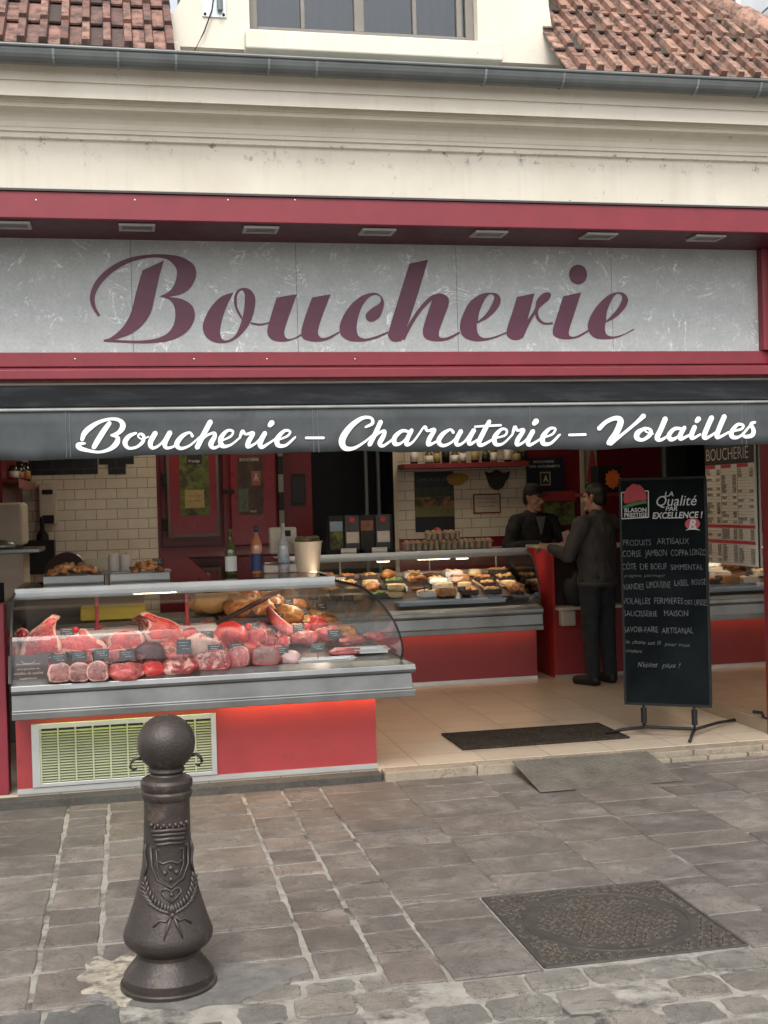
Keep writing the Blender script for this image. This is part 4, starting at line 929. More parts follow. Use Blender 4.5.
PORK = meatmat('pink_pork', (.50, .095, .090), (.66, .34, .29), .25)
DARKM = meatmat('dark_aged_meat', (.12, .020, .020), (.30, .10, .09), .2)
BRIGHT = meatmat('bright_red_meat', (.50, .026, .024), (.62, .18, .14), .05)
GREYM = meatmat('browned_roast_face', (.26, .10, .085), (.42, .22, .18), .2)
ROAST = meatmat('golden_roast', (.42, .16, .045), (.64, .36, .14), .4, rough=.35)
BROWN = meatmat('dark_roast', (.15, .055, .022), (.34, .15, .06), .3)
PASTRY = M('golden_pastry', (.62, .38, .15), .5, .3, 12, .5, 40, spots=((.34, .15, .05), 12, .5, .65))
PALE = M('pale_cheese', (.68, .54, .30), .5, .2, 14, .3, 40)
ORANGE = M('orange_salad', (.60, .24, .07), .45, .4, 40, .8, 60)
GREENF = M('green_salad', (.12, .22, .05), .6, .5, 40, .8, 60)
def place(px, py, dY=None):      # point of the meat counter's sloping deck seen at a photo pixel
    n_ = Vector((0, -.105, .90)).normalized(); return atP(px, py, Vector((0, .15-.12, .640)), n_)
def joint(name, label, c, w_, h_, dp, mats, lean=0, yaw=0, seed=0, group=None, shape=None, rimw=.16, grp_cat='meat'):
    # a cut of meat: lumpy outline, cut face with a fat rim towards the viewer, rounded flanks behind
    shape = shape or [(0, -.5), (.3, -.5), (.47, -.36), (.5, 0), (.42, .34), (.18, .5), (-.15, .48), (-.42, .34), (-.5, 0), (-.44, -.38), (-.25, -.5)]
    o_ = outline(shape, 4); n = len(o_); vs = []; fs = []; mi = []
    def rg(s_, y, lift=0, am=.05):
        out = []
        for i, (x, z) in enumerate(o_):
            q = 1+am*mnoise.noise(Vector((x*4+seed, z*4, y*9+seed)))*1.6
            out.append(Vector((x*s_*q*w_, y+.006*mnoise.noise(Vector((x*9, z*9, seed))), (z*s_*q+.5)*h_+lift)))
        return out
    inn = [Vector((p.x*(1-rimw*(1+.9*mnoise.noise(Vector((p.x*30/max(w_, .05), p.z*9, seed+5))))), p.y-.004, h_*.5+(p.z-h_*.5)*(1-rimw*(1+.6*mnoise.noise(Vector((p.x*20, p.z*20, seed+9)))))) ) for p in rg(1, -dp/2)]
    mid2 = [Vector((p.x*.55, p.y-.002, h_*.5+(p.z-h_*.5)*.55)) for p in inn]
    rings = [mid2, inn, rg(.97, -dp/2), rg(1.02, -dp/2+.012, am=.06), rg(1.03, 0, am=.09), rg(.98, dp/2-.012, am=.09), rg(.86, dp/2)]
    vs = [p for r_ in rings for p in r_]
    for k in range(len(rings)-1):
        for i in range(n): fs.append((k*n+i, k*n+(i+1) % n, (k+1)*n+(i+1) % n, (k+1)*n+i)); mi.append(0 if k == 0 else (1 if k < 3 else 2))
    fs.append(tuple(range(n))[::-1]); mi.append(0); fs.append(tuple(range((len(rings)-1)*n, len(rings)*n))); mi.append(2)
    rot = Matrix.Rotation(yaw, 3, 'Z') @ Matrix.Rotation(lean, 3, 'X'); vs = [rot @ v_+Vector(c) for v_ in vs]
    mb = MB(); mb.add(vs, fs, mi); o = mb.build(name, mats, None, smooth=True)
    o.location = c; o.data.transform(Matrix.Translation(-Vector(c))); return tag(o, label, grp_cat, group)
def lump(name, label, c, r, mat, seed=0, amp=.35, fr=1.6, cat='meat', group=None, yaw=0, n=28):
    mb = MB(); mb.ell((0, 0, r[2]*.8), r, n, 0, amp, fr, seed); 
    for v_ in mb.v:
        v_.z = max(v_.z, -.0) if v_.z > -.01 else -.0
        v_ *= 1+.03*mnoise.noise(v_*60)
    o = mb.build(name, mat, None, smooth=True); o.location = c; o.rotation_euler.z = yaw; return tag(o, label, cat, group)
G_M = 'cuts of meat in the street counter'
RIB = [(-.5, -.5), (0, -.5), (.40, -.46), (.46, -.2), (.34, .05), (.36, .3), (.5, .46), (.34, .53), (.16, .42), (-.04, .28), (-.28, .12), (-.44, -.12), (-.52, -.36)]
RIBR = [(-x, z) for x, z in RIB]
def J(px, py, *a, **k): joint(*a[:2], place(px, py)+Vector((0, 0, .004)), *a[2:], **k)
J(42, 659, 'rib_joint', 'tall bone in beef rib joint at the left end of the meat counter', .24, .25, .12, [MUSC, FAT, SIDE], lean=-.25, yaw=.2, seed=1, shape=RIB, rimw=.15)
J(20, 657, 'beef_slab', 'red beef slab half hidden behind the tall rib joint by the end glass', .13, .17, .09, [MUSC, FAT, SIDE], lean=-.2, yaw=.5, seed=21)
J(81, 655, 'bone_in_steak', 'ragged bone in steak with white fat seams right of the tall rib joint', .32, .15, .11, [MUSC, FAT, SIDE], lean=-.35, yaw=-.1, seed=2, shape=[(-.5, -.3), (-.2, -.5), (.3, -.5), (.52, -.42), (.44, -.1), (.24, .12), (.12, .46), (.0, .5), (-.06, .26), (-.3, .2), (-.48, .04)], rimw=.22)
J(126, 652, 'sirloin_steak', 'thick oval sirloin with pale fat rim in the middle of the meat counter', .22, .125, .10, [MUSC, FAT, FAT], lean=-.35, yaw=0, seed=3, rimw=.17)
J(160, 645, 'rib_roast', 'large beef rib roast with dark flank leaning right, behind the aged piece', .28, .19, .2, [BRIGHT, FAT, SIDE], lean=-.3, yaw=.35, seed=4, shape=RIBR, rimw=.15)
J(150, 664, 'aged_beef_piece', 'dark maroon aged beef piece in front of the rib roast', .17, .125, .13, [DARKM, DARKM, DARKM], lean=-.1, seed=5, rimw=.05)
J(118, 664, 'pink_veal_piece', 'small pink veal piece in front of the oval sirloin', .13, .075, .11, [PORK, FAT, PORK], lean=-.3, seed=6)
J(60, 683, 'rolled_roast', 'rolled roast with red face, leftmost in the front row beside the dark placard', .13, .105, .16, [GREYM, FAT, FAT], lean=-.15, yaw=.05, seed=7, rimw=.14)
J(80, 682.5, 'rolled_roast', 'rolled roast with brownish face, second in the front row', .115, .105, .16, [GREYM, FAT, FAT], lean=-.15, yaw=.0, seed=8, rimw=.12)
J(98.5, 682, 'rolled_roast', 'rolled roast with greyish face, third in the front row', .115, .11, .16, [GREYM, FAT, FAT], lean=-.15, yaw=-.05, seed=9, rimw=.13)
lump('pork_shoulder', 'veined pink pork shoulder lying in the front row right of the rolled roasts', place(126, 680), (.105, .08, .055), PORK, 11, .3, 1.8)
lump('veal_round', 'smooth salmon veal round right of the veined pork shoulder', place(152, 677), (.075, .07, .05), BRIGHT, 12, .15, 1.5)
lump('braising_beef', 'long marbled braising beef in the front row by the glass joint', place(181, 675), (.11, .08, .055), SIDE, 13, .35, 1.8, yaw=.1)
lump('beef_cheek', 'flat pink piece lying on top of the braising beef row', place(178, 662), (.10, .07, .035), PORK, 14, .3, 1.6)
J(212, 672, 'marbled_steak', 'broad marbled steak with wide pink rim near the front rail', .21, .115, .12, [SIDE, PORK, PORK], lean=-.25, seed=15, rimw=.1)
J(240, 669, 'veal_roast', 'pale pink veal roast second from the rolled ham in the front row', .125, .12, .13, [PORK, FAT, PORK], lean=-.25, yaw=-.3, seed=16, rimw=.08)
J(266, 667, 'rolled_ham', 'rolled ham with thick pale rim at the right of the front row', .165, .115, .14, [GREYM, PORK, FAT], lean=-.2, yaw=-.1, seed=17, rimw=.2)
lump('pale_veal_slice', 'pale lilac veal slice beyond the rolled ham, rightmost in the front row', place(290, 664), (.07, .06, .045), M('pale_veal', (.66, .42, .40), .4, .1, 9, .3, 40), 18, .2)
J(190, 643, 'brisket_block', 'bright red brisket block beside the red post foot', .115, .085, .12, [BRIGHT, BRIGHT, BRIGHT], lean=-.2, seed=19, rimw=.06)
lump('fat_covered_roast', 'roast covered in pale yellow fat behind two price tags', place(203, 659), (.105, .10, .09), FAT, 20, .3)
lump('topside_joint', 'big orange red topside joint in the second row', place(231, 650), (.115, .10, .10), BRIGHT, 22, .22, 1.3)
J(257, 648, 'round_steak', 'round deep red steak standing right of the topside joint', .13, .115, .05, [MUSC, FAT, MUSC], lean=-.2, yaw=-.2, seed=23, rimw=.06)
lump('silverside_joint', 'salmon red silverside joint low in front of the round steak', place(248, 657), (.10, .07, .05), BRIGHT, 24, .25)
for i, (px, py, lb) in enumerate(((272, 632, 'long red rib strip leaning back, left one of the pair'), (281, 640, 'long pink rib strip leaning back, right one of the pair'))):
    c = place(px, py); mb = MB(); mb.tube([(-.07, .10, .20), (-.03, .04, .13), (.03, -.04, .07), (.09, -.12, .03)], [.018, .034, .040, .022], 12)
    o = mb.build('rib_strip', MUSC if i == 0 else PORK, None, smooth=True); o.location = c; tag(o, lb, 'meat')
for i, (px, py, rx, ry, rz, mt, lb) in enumerate(((305, 645, .09, .07, .05, PORK, 'pink pork loin piece beside the rib strips'), (330, 641, .08, .06, .05, PORK, 'pink escalope pile nearer the corner seam'), (352, 645, .085, .055, .03, PORK, 'flat pink poultry fillets under the sky reflection'), (345, 655, .10, .05, .025, PORK, 'long pink fillets on the front white tray'), (375, 640, .07, .06, .03, PORK, 'small pink chicken fillets beside the curved corner glass'), (318, 633, .07, .06, .06, BRIGHT, 'red minced meat heap in front of cooked dishes'), (296, 628, .05, .05, .045, BRIGHT, 'small red tartare heap beside a red tipped tag'))):
    lump('pink_meat', lb, place(px, py), (rx, ry, rz), mt, 40+i, .35, 2)
SL = meatmat('sliced_beef', (.38, .012, .014), (.60, .26, .21), .15, 16, 70)
rs = random.Random(11)
for i in range(70):   # small cuts packed between and in front of the big ones
    px = 30+i*3.9+rs.uniform(-3, 3); py = 668-(px-34)*.045-(0, 7, 14, 21, 26, 11, 18)[i % 7]+rs.uniform(-2, 2)
    if px > 300: break
    w_ = rs.uniform(.07, .11); c = place(px, py)+Vector((0, 0, .002))
    joint('beef_slice', 'small marbled beef slice tucked between the larger cuts in the meat counter', c, w_, w_*rs.uniform(.55, .85), rs.uniform(.03, .07), [[SL, MUSC, SIDE][i % 3], FAT, SIDE], lean=-rs.uniform(.3, .8), yaw=rs.uniform(-.5, .5), seed=60+i, rimw=rs.uniform(.06, .16), group='small beef slices between the larger cuts')
TRAYM = M('white_plastic_tray', (.66, .66, .66), .3, .05, 5)
def tray(label, c, w_, d_, h_, yaw=0, mat=TRAYM, name='tray', cat='tray'):
    mb = MB(); t_ = .006
    mb.box((-w_/2, -d_/2, 0), (w_/2, d_/2, t_)); mb.box((-w_/2, -d_/2, t_), (w_/2, -d_/2+t_, h_)); mb.box((-w_/2, d_/2-t_, t_), (w_/2, d_/2, h_)); mb.box((-w_/2, -d_/2+t_, t_), (-w_/2+t_, d_/2-t_, h_)); mb.box((w_/2-t_, -d_/2+t_, t_), (w_/2, d_/2-t_, h_))
    r_ = .012
    mb.box((-w_/2-r_, -d_/2-r_, h_), (w_/2+r_, -d_/2, h_+.004)); mb.box((-w_/2-r_, d_/2, h_), (w_/2+r_, d_/2+r_, h_+.004)); mb.box((-w_/2-r_, -d_/2, h_), (-w_/2, d_/2, h_+.004)); mb.box((w_/2, -d_/2, h_), (w_/2+r_, d_/2, h_+.004))
    o = mb.build(name, mat, None, bevel=.002); o.location = c; o.rotation_euler.z = yaw; return tag(o, label, cat)
tray('white tray at the front right of the meat counter', place(325, 662), .34, .10, .02, .0)
tray('white tray of fillets beside the curved corner glass', place(362, 652), .30, .16, .02, -.05)
# small perforated drip grating by the corner
p = place(358, 660); mb = MB()
for i in range(14): mb.box((i*.012, 0, 0), (i*.012+.006, .07, .006))
mb.box((0, -.006, 0), (.17, 0, .008)); mb.box((0, .07, 0), (.17, .076, .008)); o = mb.build('drain_grating', STEEL); o.location = p+Vector((-.02, -.03, .006)); tag(o, 'small steel drain grating at the front corner of the meat counter', 'grating')
# price tags: slate cards with chalk lines
TAGM = M('slate_tag', (.022, .026, .028), .5, .3, 20); TAGW = M('tag_chalk', (.34, .35, .35), .8, .5, 90)
def ptag(label, c, w_=.085, h_=.055, yaw=0, red=False):
    mb = MB(); tl = .35
    def q(x, z, h=0): return Vector((x, z*math.sin(tl)-h*math.cos(tl), z*math.cos(tl)+h*math.sin(tl)))
    mb.prism([q(-w_/2, 0), q(w_/2, 0), q(w_/2, h_), q(-w_/2, h_)], Vector((0, math.cos(tl), -math.sin(tl)))*.004)
    for i, (a, b) in enumerate(((-.36, .30), (-.30, .20), (-.12, .36))):
        z = h_*(.76-.22*i); x = a*w_
        while x < b*w_-.004:
            l = random.uniform(.005, .014); mb.add([q(x, z, .0015), q(min(x+l, b*w_), z, .0015), q(min(x+l, b*w_), z+.0045, .0015), q(x, z+.0045, .0015)], [(0, 1, 2, 3)], 1); x += l+.003
    mb.tube([q(0, 0, -.004), q(0, -.04, -.004)], .0025, 5, 0)
    if red: mb.ell(q(w_*.6, h_*.7), (.02, .014, .02), 10, 2)
    o = mb.build('price_tag', [TAGM, TAGW, M('red_tag_clip', (.55, .02, .03), .35)], None); o.location = c; o.rotation_euler.z = yaw
    return tag(o, label, 'price tag', 'slate price tags in the counters')
def T(px, py, label, Y=None, w_=.085, h_=.055, **k):
    c = place(px, py) if Y is None else atY(px, py, Y); ptag(label, c, w_, h_, yaw=random.uniform(-.25, .15), **k)
def T2(px, py, lift, label, **k):   # tag standing in front of a piece, raised on its skewer
    c = place(px, py+lift*168); c.z += lift; ptag(label, c, yaw=random.uniform(-.2, .1), **k)
for a in ((68, 636, .12, 'dark price tag with red clip between tall rib joint and bone in steak', dict(red=True)), (44, 661, .05, 'wide dark price tag lying at the foot of the tall rib joint', dict(w_=.12, h_=.045)), (59, 664, .06, 'dark price tag above the leftmost rolled roast', {}), (80, 661, .07, 'grey price tag above the second rolled roast', {}), (102, 659, .07, 'tilted price tag above the third rolled roast', {}), (127, 660, .06, 'price tag in front of the oval sirloin', {}), (184, 654, .08, 'tall price tag between aged piece and fat covered roast', dict(w_=.085, h_=.085)), (206, 630+10, .12, 'price tag behind the fat covered roast', dict(w_=.10)), (216, 654, .08, 'price tag on the fat covered roast', {}), (238, 652, .06, 'price tag below the topside joint', {}), (241, 626+6, .10, 'price tag with red clip behind the topside joint', dict(red=True)), (254, 630, .10, 'price tag behind the round steak', {}), (264, 655, .07, 'bluish price tag above the rolled ham', {}), (282, 656, .06, 'price tag at the right of the rolled ham', {}), (278, 621, .10, 'price tag above the rib strips', {}), (300, 632, .07, 'price tag with red clip before the cooked dishes', dict(red=True)), (318, 652, .05, 'pale price tag behind the front right white tray', {}), (335, 638, .07, 'tilted price tag under the sky reflection, near the corner seam', {})):
    px, py, lf, lb, kw = a; T2(px, py, lf, lb, **kw)
# printed placard at the left end
c = place(29, 683); mb = MB(); wP, hP = .215, .15
mb.prism([(-wP/2, 0, 0), (wP/2, 0, 0), (wP/2, .05, hP), (-wP/2, .05, hP)], (0, .006, -.002)); o = mb.build('placard', M('dark_brown_placard', (.045, .022, .020), .5, .2, 6)); o.location = c+Vector((0, -.04, .006)); tag(o, 'dark brown printed placard at the left end of the meat counter', 'placard')
o2 = MB(); nv = Vector((0, .05, hP)).normalized()
for i, (s_, wd, hh) in enumerate((('Nos viandes bovines', .13, .011), ('sont garanties de', .12, .011), ('volailles de qualité', .16, .015), ('supérieure', .09, .012))): put_text(o2, s_, Vector((-wd/2, -.0025, 0))+nv*(hP*(.68-.18*i)), (1, 0, 0), nv, wd, hh, bold=.01)
q = o2.build('printed_words', M('cream_print', (.55, .40, .32), .6), o, local=True)
o2 = MB(); o2.tube([Vector((.035*math.cos(t*math.pi/12), -.003, 0))+nv*(hP*.98+.016*math.sin(t*math.pi/12)-.022) for t in range(12, 25)], .0018, 5); o2.build('crest', M('cream_print', (1, 1, 1)), o, local=True)
# ------------------------------------------------------------------ cooked dishes along the side run
def cz(d): return .65+(.12-d)/.37*.11 if d > -.25 else .76+(-.25-d)/.53*.14
DISH = M('dark_dish', (.05, .035, .03), .35)
for (x0_, x1_, za, zb__) in ((1.12, 1.30, .60, .745), (.92, 1.12, .60, .80), (.57, .92, .60, .86)):
    mb = MB(); mb.box((x0_, 1.0, za), (x1_-.001, 2.95, zb__)); tag(mb.build('display_step', M('dark_deck', (.10, .075, .06), .4, .2, 9), None, bevel=.003), {.745: 'lowest dark step carrying cooked dishes in the side counter', .80: 'middle dark step carrying cooked dishes in the side counter', .86: 'tallest dark step carrying cooked dishes in the side counter'}[zb__], 'display step')
def stepz(x, y): return deckz(x-1.42) if (y < 1.0 or x >= 1.30) else (.745 if x >= 1.12 else .80 if x >= .92 else .86)
def dish(label, x, y, kind, k=1.0, base=None):
    z = (stepz(x, y) if y < 3.0 else cz(3.2-y))+.004 if base is None else base
    c = Vector((x, y, z))
    if kind == 'roast': return lump('roast', label, c, (.085*k, .07*k, .06*k), ROAST, x*9+y, .3, 1.8, 'cooked dish')
    if kind == 'bird': 
        mb = MB(); mb.ell((0, 0, .055), (.085*k, .065*k, .055*k), 18, 0, .15, 2, x*7); 
        for s_ in (-1, 1): mb.tube([(-.03, s_*.05, .06), (.03, s_*.065, .075), (.075, s_*.045, .055)], [.012, .024, .018], 8); mb.tube([(.06, s_*.04, .05), (.11, s_*.03, .05)], [.010, .007], 6)
        o = mb.build('roast_chicken', ROAST, None, smooth=True); o.location = c; o.rotation_euler.z = x*5; return tag(o, label, 'cooked dish')
    if kind == 'terrine':
        mb = MB(); mb.box((-.09*k, -.055*k, .0), (.09*k, .055*k, .075*k)); mb.box((-.082*k, -.047*k, .075*k), (.082*k, .047*k, .085*k), 1)
        o = mb.build('terrine', [M('terrine_crust', (.40, .19, .08), .5, .3, 14, .4, 30), ROAST], None, bevel=.008); o.location = c; return tag(o, label, 'cooked dish')
    if kind == 'sausage':
        mb = MB()
        for i in range(5): mb.tube([(-.085*k, -.05+.026*i, .018), (-.02, -.052+.026*i, .024), (.085*k, -.046+.026*i, .018)], [.008, .015, .008], 8)
        o = mb.build('sausages', BROWN, None, smooth=True); o.location = c; return tag(o, label, 'cooked dish')
    if kind in ('cream', 'orange', 'green', 'pastry'):
        mt = {'cream': PALE, 'orange': ORANGE, 'green': GREENF, 'pastry': PASTRY}[kind]
        mb = MB(); w_, d_, h_ = .085*k, .06*k, .045; t_ = .005
        mb.box((-w_, -d_, 0), (w_, d_, t_)); mb.box((-w_, -d_, t_), (w_, -d_+t_, h_)); mb.box((-w_, d_-t_, t_), (w_, d_, h_)); mb.box((-w_, -d_+t_, t_), (-w_+t_, d_-t_, h_)); mb.box((w_-t_, -d_+t_, t_), (w_, d_-t_, h_))
        o = thing('salad_dish' if kind != 'pastry' else 'pastry_dish', label, 'cooked dish', c); mb.build('dish', DISH if kind != 'cream' else TRAYM, o, local=True, bevel=.002)
        f_ = MB()
        for i in range(16): f_.ell((random.uniform(-.8, .8)*w_, random.uniform(-.75, .75)*d_, h_*.85+random.uniform(0, .018)), (random.uniform(.014, .03), random.uniform(.014, .026), random.uniform(.01, .02)), 10, 0, .3, 2, i+x*5)
        f_.build('filling', mt, o, smooth=True, local=True); return o
    if kind == 'cheese':
        mb = MB(); mb.lathe([(.07*k, 0), (.075*k, .02), (.07*k, .055), (.03, .06)], (0, 0, 0), 20); o = mb.build('cheese', PALE, None, smooth=False, bevel=.006); o.location = c; return tag(o, label, 'cheese')
rows_ = [(1.38, .58), (1.20, .55), (1.03, .58), (.86, .62), (.71, .66)]
kinds = ['roast', 'pastry', 'bird', 'orange', 'terrine', 'roast', 'sausage', 'pastry', 'bird', 'cream', 'roast', 'orange']
names = {'roast': 'golden roast', 'pastry': 'golden pastries', 'bird': 'roast chicken', 'orange': 'orange salad dish', 'terrine': 'crusted terrine', 'sausage': 'dark sausages', 'cream': 'creamy salad dish', 'green': 'green salad dish'}
where = ['by the customer side glass', 'second from that glass', 'in the middle column', 'second column from service side', 'along the service side']
dep = ['nearest the street', 'second row back', 'third row back', 'fourth row back', 'fifth row back', 'sixth row back', 'seventh row back', 'eighth row back', 'ninth row back', 'tenth row back']
ki = 0
for j in range(9):
    for i, (x, y0) in enumerate(rows_):
        y = y0+.2+j*.22
        if y > 2.85: continue
        if y < 1.0 and i > 2: y = 1.06
        k = kinds[(ki*5+j) % len(kinds)]; ki += 1
        dish(f'{names[k]} in the side counter, {where[i]}, {dep[j]}', x+random.uniform(-.02, .02), y, k, random.uniform(1.0, 1.3))
for i, (px, py, Y, lb) in enumerate(((289, 606, 1.6, 'price tag among the cooked dishes left of the glass bowl'), (313, 600, 1.9, 'price tag before the golden roasts by the top rail'), (334, 597, 2.2, 'price tag beneath the end of the top rail'), (302, 615, 1.2, 'price tag before the cooked dishes nearest the street'), (349, 601, 2.0, 'price tag beside the corner seam among cooked dishes'), (297, 598, 2.3, 'price tag between two rear roasts'), (322, 610, 1.3, 'price tag in the middle of the cooked dishes'), (276, 611, 1.3, 'leftmost price tag among the cooked dishes'))):
    p = atY(px, py, Y); ptag(lb, p, .07, .05, random.uniform(-.2, .2))
# deli counter contents
kd = ['pastry', 'cream', 'terrine', 'cheese', 'sausage', 'orange', 'green', 'cream', 'pastry', 'bird', 'cheese', 'roast', 'cream']; names['cheese'] = 'pale round cheese'
for r_, (y, nm_) in enumerate(((3.40, 'front row'), (3.57, 'second row'), (3.74, 'third row'), (3.92, 'rear row'))):
    for i in range(9):
        x = 1.72+i*.205+random.uniform(-.02, .02)
        if r_ == 0 and abs(x-2.27) < .13: continue
        k = kd[(i*3+r_*5) % len(kd)]
        dish(f"{names[k]} in the far deli counter, {nm_}, {['first','second','third','fourth','fifth','sixth','seventh','eighth','ninth'][i]} from the left", x, y, k, random.uniform(.8, 1.0))
dish('large pale cheese wheel under smaller one in the deli counter', 2.27, 3.42, 'cheese', 1.1); dish('smaller pale cheese topping the large wheel in the deli counter', 2.27, 3.42, 'cheese', 1.25, cz(3.2-3.42)+.066)
dish('flat pale cheese at the left of the deli counter', 1.86, 3.40, 'cheese', .9)
for i, (px0, py0, px1, py1, Y) in enumerate(((472, 580, 490, 592, 3.5), (496, 580, 516, 591, 3.5), (464, 588, 476, 600, 3.4), (488, 594, 500, 600, 3.4))):
    a, b_ = atY(px0, py0, Y), atY(px1, py1, Y-.05); mb = MB(); mb.tube([a, a*.5+b_*.5, b_], [.009, .010, .012], 8); mb.ell(b_, (.03, .012, .018), 10)
    o = mb.build('wooden_spoon', WOOD, None, smooth=True); tag(o, ['long pale wooden spoon leaning left in the deli counter', 'long pale wooden spoon leaning at the right in the deli counter', 'short wooden spoon low in the deli counter centre', 'short wooden spoon low between the long spoons'][i], 'spoon')
for i, (px, py, lb) in enumerate(((402, 592, 'price tag left of the deli cheese stack'), (428, 590, 'price tag right of the deli cheese stack'), (445, 601, 'price tag at the deli counter centre'), (384, 590, 'price tag beside the corner glass, in the deli counter'), (462, 592, 'price tag left of the wooden spoons'), (521, 598, 'price tag at the deli counter right end'))):
    ptag(lb, atY(px, py, 3.36), .075, .05, random.uniform(-.15, .15))
a = atY(400, 607, 3.12); b_ = atY(506, 602, 3.12)
tray('long shallow pale blue glass tray at the front of the deli counter', Vector(((a.x+b_.x)/2, 3.20, cz(0)+.01)), b_.x-a.x, .14, .03, 0, M('pale_blue_tray', (.38, .46, .55), .15, .1, 5))
tray('black tray at the right front of the deli counter', Vector((3.25, 3.24, cz(0)+.01)), .34, .14, .035, 0, DARK)
# puck lamps under the deli top, over the cheese
for px, lb in ((462, 'round white lamp under the deli counter top, right one'), (383, 'round white lamp under the deli counter top, left one')):
    p = atY(px, 558, 3.75); mb = MB(); o = thing('puck_lamp', lb, 'lamp', (p.x, 3.75, 1.06)); mb.lathe([(.004, .079), (.004, .02), (.062, .018), (.062, .0)], (0, 0, 0), 20); mb.build('housing', WHITE, o, local=True)
    mb = MB(); mb.lathe([(.056, -.001), (.056, -.006)], (0, 0, 0), 20); mb.build('diffuser', EM('puck_glow', (1, .9, .75), 7), o, local=True)
# ================================================================== ON THE COUNTER TOPS
TOPZ = 1.151
def glassbottle(name, label, x, y, h, prof, body, labelspec=None, capc=None, z=TOPZ):
    o = thing(name, label, 'bottle', (x, y, z)); mb = MB(); mb.lathe([(r, t*h) for r, t in prof], (0, 0, 0), 20); mb.build('glass_body', body, o, smooth=True, local=True)
    if labelspec:
        z0, z1, r, mt = labelspec; mb = MB(); n = 12
        vs = [((r+.0015)*math.cos(-math.pi/2+(i/n-.5)*2.6), (r+.0015)*math.sin(-math.pi/2+(i/n-.5)*2.6), z_) for z_ in (z0*h, z1*h) for i in range(n+1)]
        mb.add(vs, [(i, i+1, n+2+i, n+1+i) for i in range(n)]); mb.build('paper_label', mt, o, smooth=True, local=True)
    if capc: mb = MB(); mb.lathe([(.0145, h*.86), (.0155, h*.99), (.012, h*1.0)], (0, 0, 0), 14); mb.build('cap', capc, o, smooth=True, local=True)
    return o
WINE = [(.030, 0), (.038, .01), (.038, .50), (.034, .60), (.018, .72), (.0135, .78), (.0135, .98), (.010, 1)]
OIL = [(.030, 0), (.036, .01), (.036, .42), (.040, .55), (.030, .68), (.014, .80), (.0135, .98), (.010, 1)]
p = atY(231, 570, .95); glassbottle('wine_bottle', 'green white wine bottle with white label on the meat counter top', p.x, .95, .30, WINE, M('green_bottle_glass', (.10, .11, .035), .08, .1, 5, coat=1), (.08, .40, .038, WHITE), M('olive_capsule', (.10, .095, .05), .35))
p = atY(257, 570, .95); glassbottle('rose_bottle', 'rose wine bottle with blue label and blue cap on the meat counter top', p.x, .95, .315, OIL, M('rose_glass', (.55, .22, .10), .08, .15, 5, coat=1), (.06, .42, .0365, M('navy_label', (.02, .04, .14), .5, .3, 60)), M('blue_capsule', (.02, .04, .12), .35))
p = atY(284, 570, .95); glassbottle('carafe_bottle', 'clear glass bottle between the rose bottle and the white bucket', p.x, .95, .325, WINE, M('clear_bottle_glass', (.42, .44, .42), .06, .12, 30, coat=1), (.10, .36, .038, M('silver_label', (.30, .34, .38), .5, .3, 80)))
p = atY(308, 566, .95); o = thing('ice_bucket', 'tapered cream bucket with leaves in it at the end of the counter top', 'bucket', (p.x, .95, TOPZ))
mb = MB(); mb.lathe([(.070, 0), (.074, .004), (.094, .19), (.100, .192), (.100, .200), (.094, .200), (.088, .19), (.068, .008)], (0, 0, 0), 32); mb.build('bucket_body', M('cream_bucket', (.62, .52, .38), .4, .06, 5), o, smooth=False, local=True)
mb = MB()
for i in range(14): a = random.uniform(0, 6.28); mb.ell((.05*math.cos(a), .05*math.sin(a), .195+random.uniform(0, .03)), (.035, .018, .014), 10, 0, .3, 2, i)
mb.build('herbs', M('dried_herbs', (.13, .11, .05), .7, .4, 20), o, smooth=True, local=True)
# kitchen scale: pillar display behind the bottles
p = atY(278, 570, 1.25); o = thing('weighing_scale', 'beige weighing scale with pillar display behind the bottles', 'scale', (p.x, 1.0, TOPZ-.52))
mb = MB(); mb.box((-.13, -.05, .52), (.13, .10, .575)); mb.build('scale_body', CREAM, o, local=True, bevel=.01); mb = MB(); mb.box((-.02, .05, .576), (.02, .09, .72)); mb.build('pillar', CREAM, o, local=True, bevel=.006)
mb = MB(); mb.box((-.075, .03, .64), (.105, .10, .815)); mb.build('display_head', CREAM, o, local=True, bevel=.012); mb = MB(); mb.box((.005, .025, .755), (.065, .0295, .795)); mb.build('display', DARK, o, local=True)
mb = MB(); mb.lathe([(.09, .576), (.10, .584), (.09, .588)], (-.02, -.0, 0), 24); mb.build('weighing_pan', STEEL, o, local=True)
# trays of chicken pieces
for (px0, px1, py, lb, nn_, lb2) in ((43, 104, 580, 'steel tray heaped with roast chicken pieces, left one on the counter top', 34, 'heaped roast chicken pieces in the left steel tray'), (110, 170, 577, 'steel tray with few roast chicken pieces, right one on the counter top', 12, 'small heap of roast chicken pieces in the right steel tray')):
    a, b_ = atY(px0, py, .62), atY(px1, py, .62); w_ = b_.x-a.x
    tray(lb, Vector(((a.x+b_.x)/2, .78, TOPZ)), w_, .30, .05, 0, STEEL)
    mb = MB(); cx = (a.x+b_.x)/2+(.05 if nn_ < 20 else 0)
    for i in range(nn_):
        rx = w_*(.42 if nn_ > 20 else .22); x = random.uniform(-1, 1); y = random.uniform(-1, 1); hh = (1-x*x*.7)*(1-y*y*.5)*.075
        q = Vector((cx+x*rx, .78+y*.11, TOPZ+.035+hh)); d = Vector((random.uniform(-1, 1), random.uniform(-1, 1), random.uniform(-.2, .4))).normalized()*.035
        mb.tube([q-d, q, q+d*.8], [.009, .022, .012], 8); mb.ell(q-d*1.1, (.011, .011, .011), 8)
    o = mb.build('chicken_pieces', ROAST, None, smooth=True); tag(o, lb2, 'chicken')
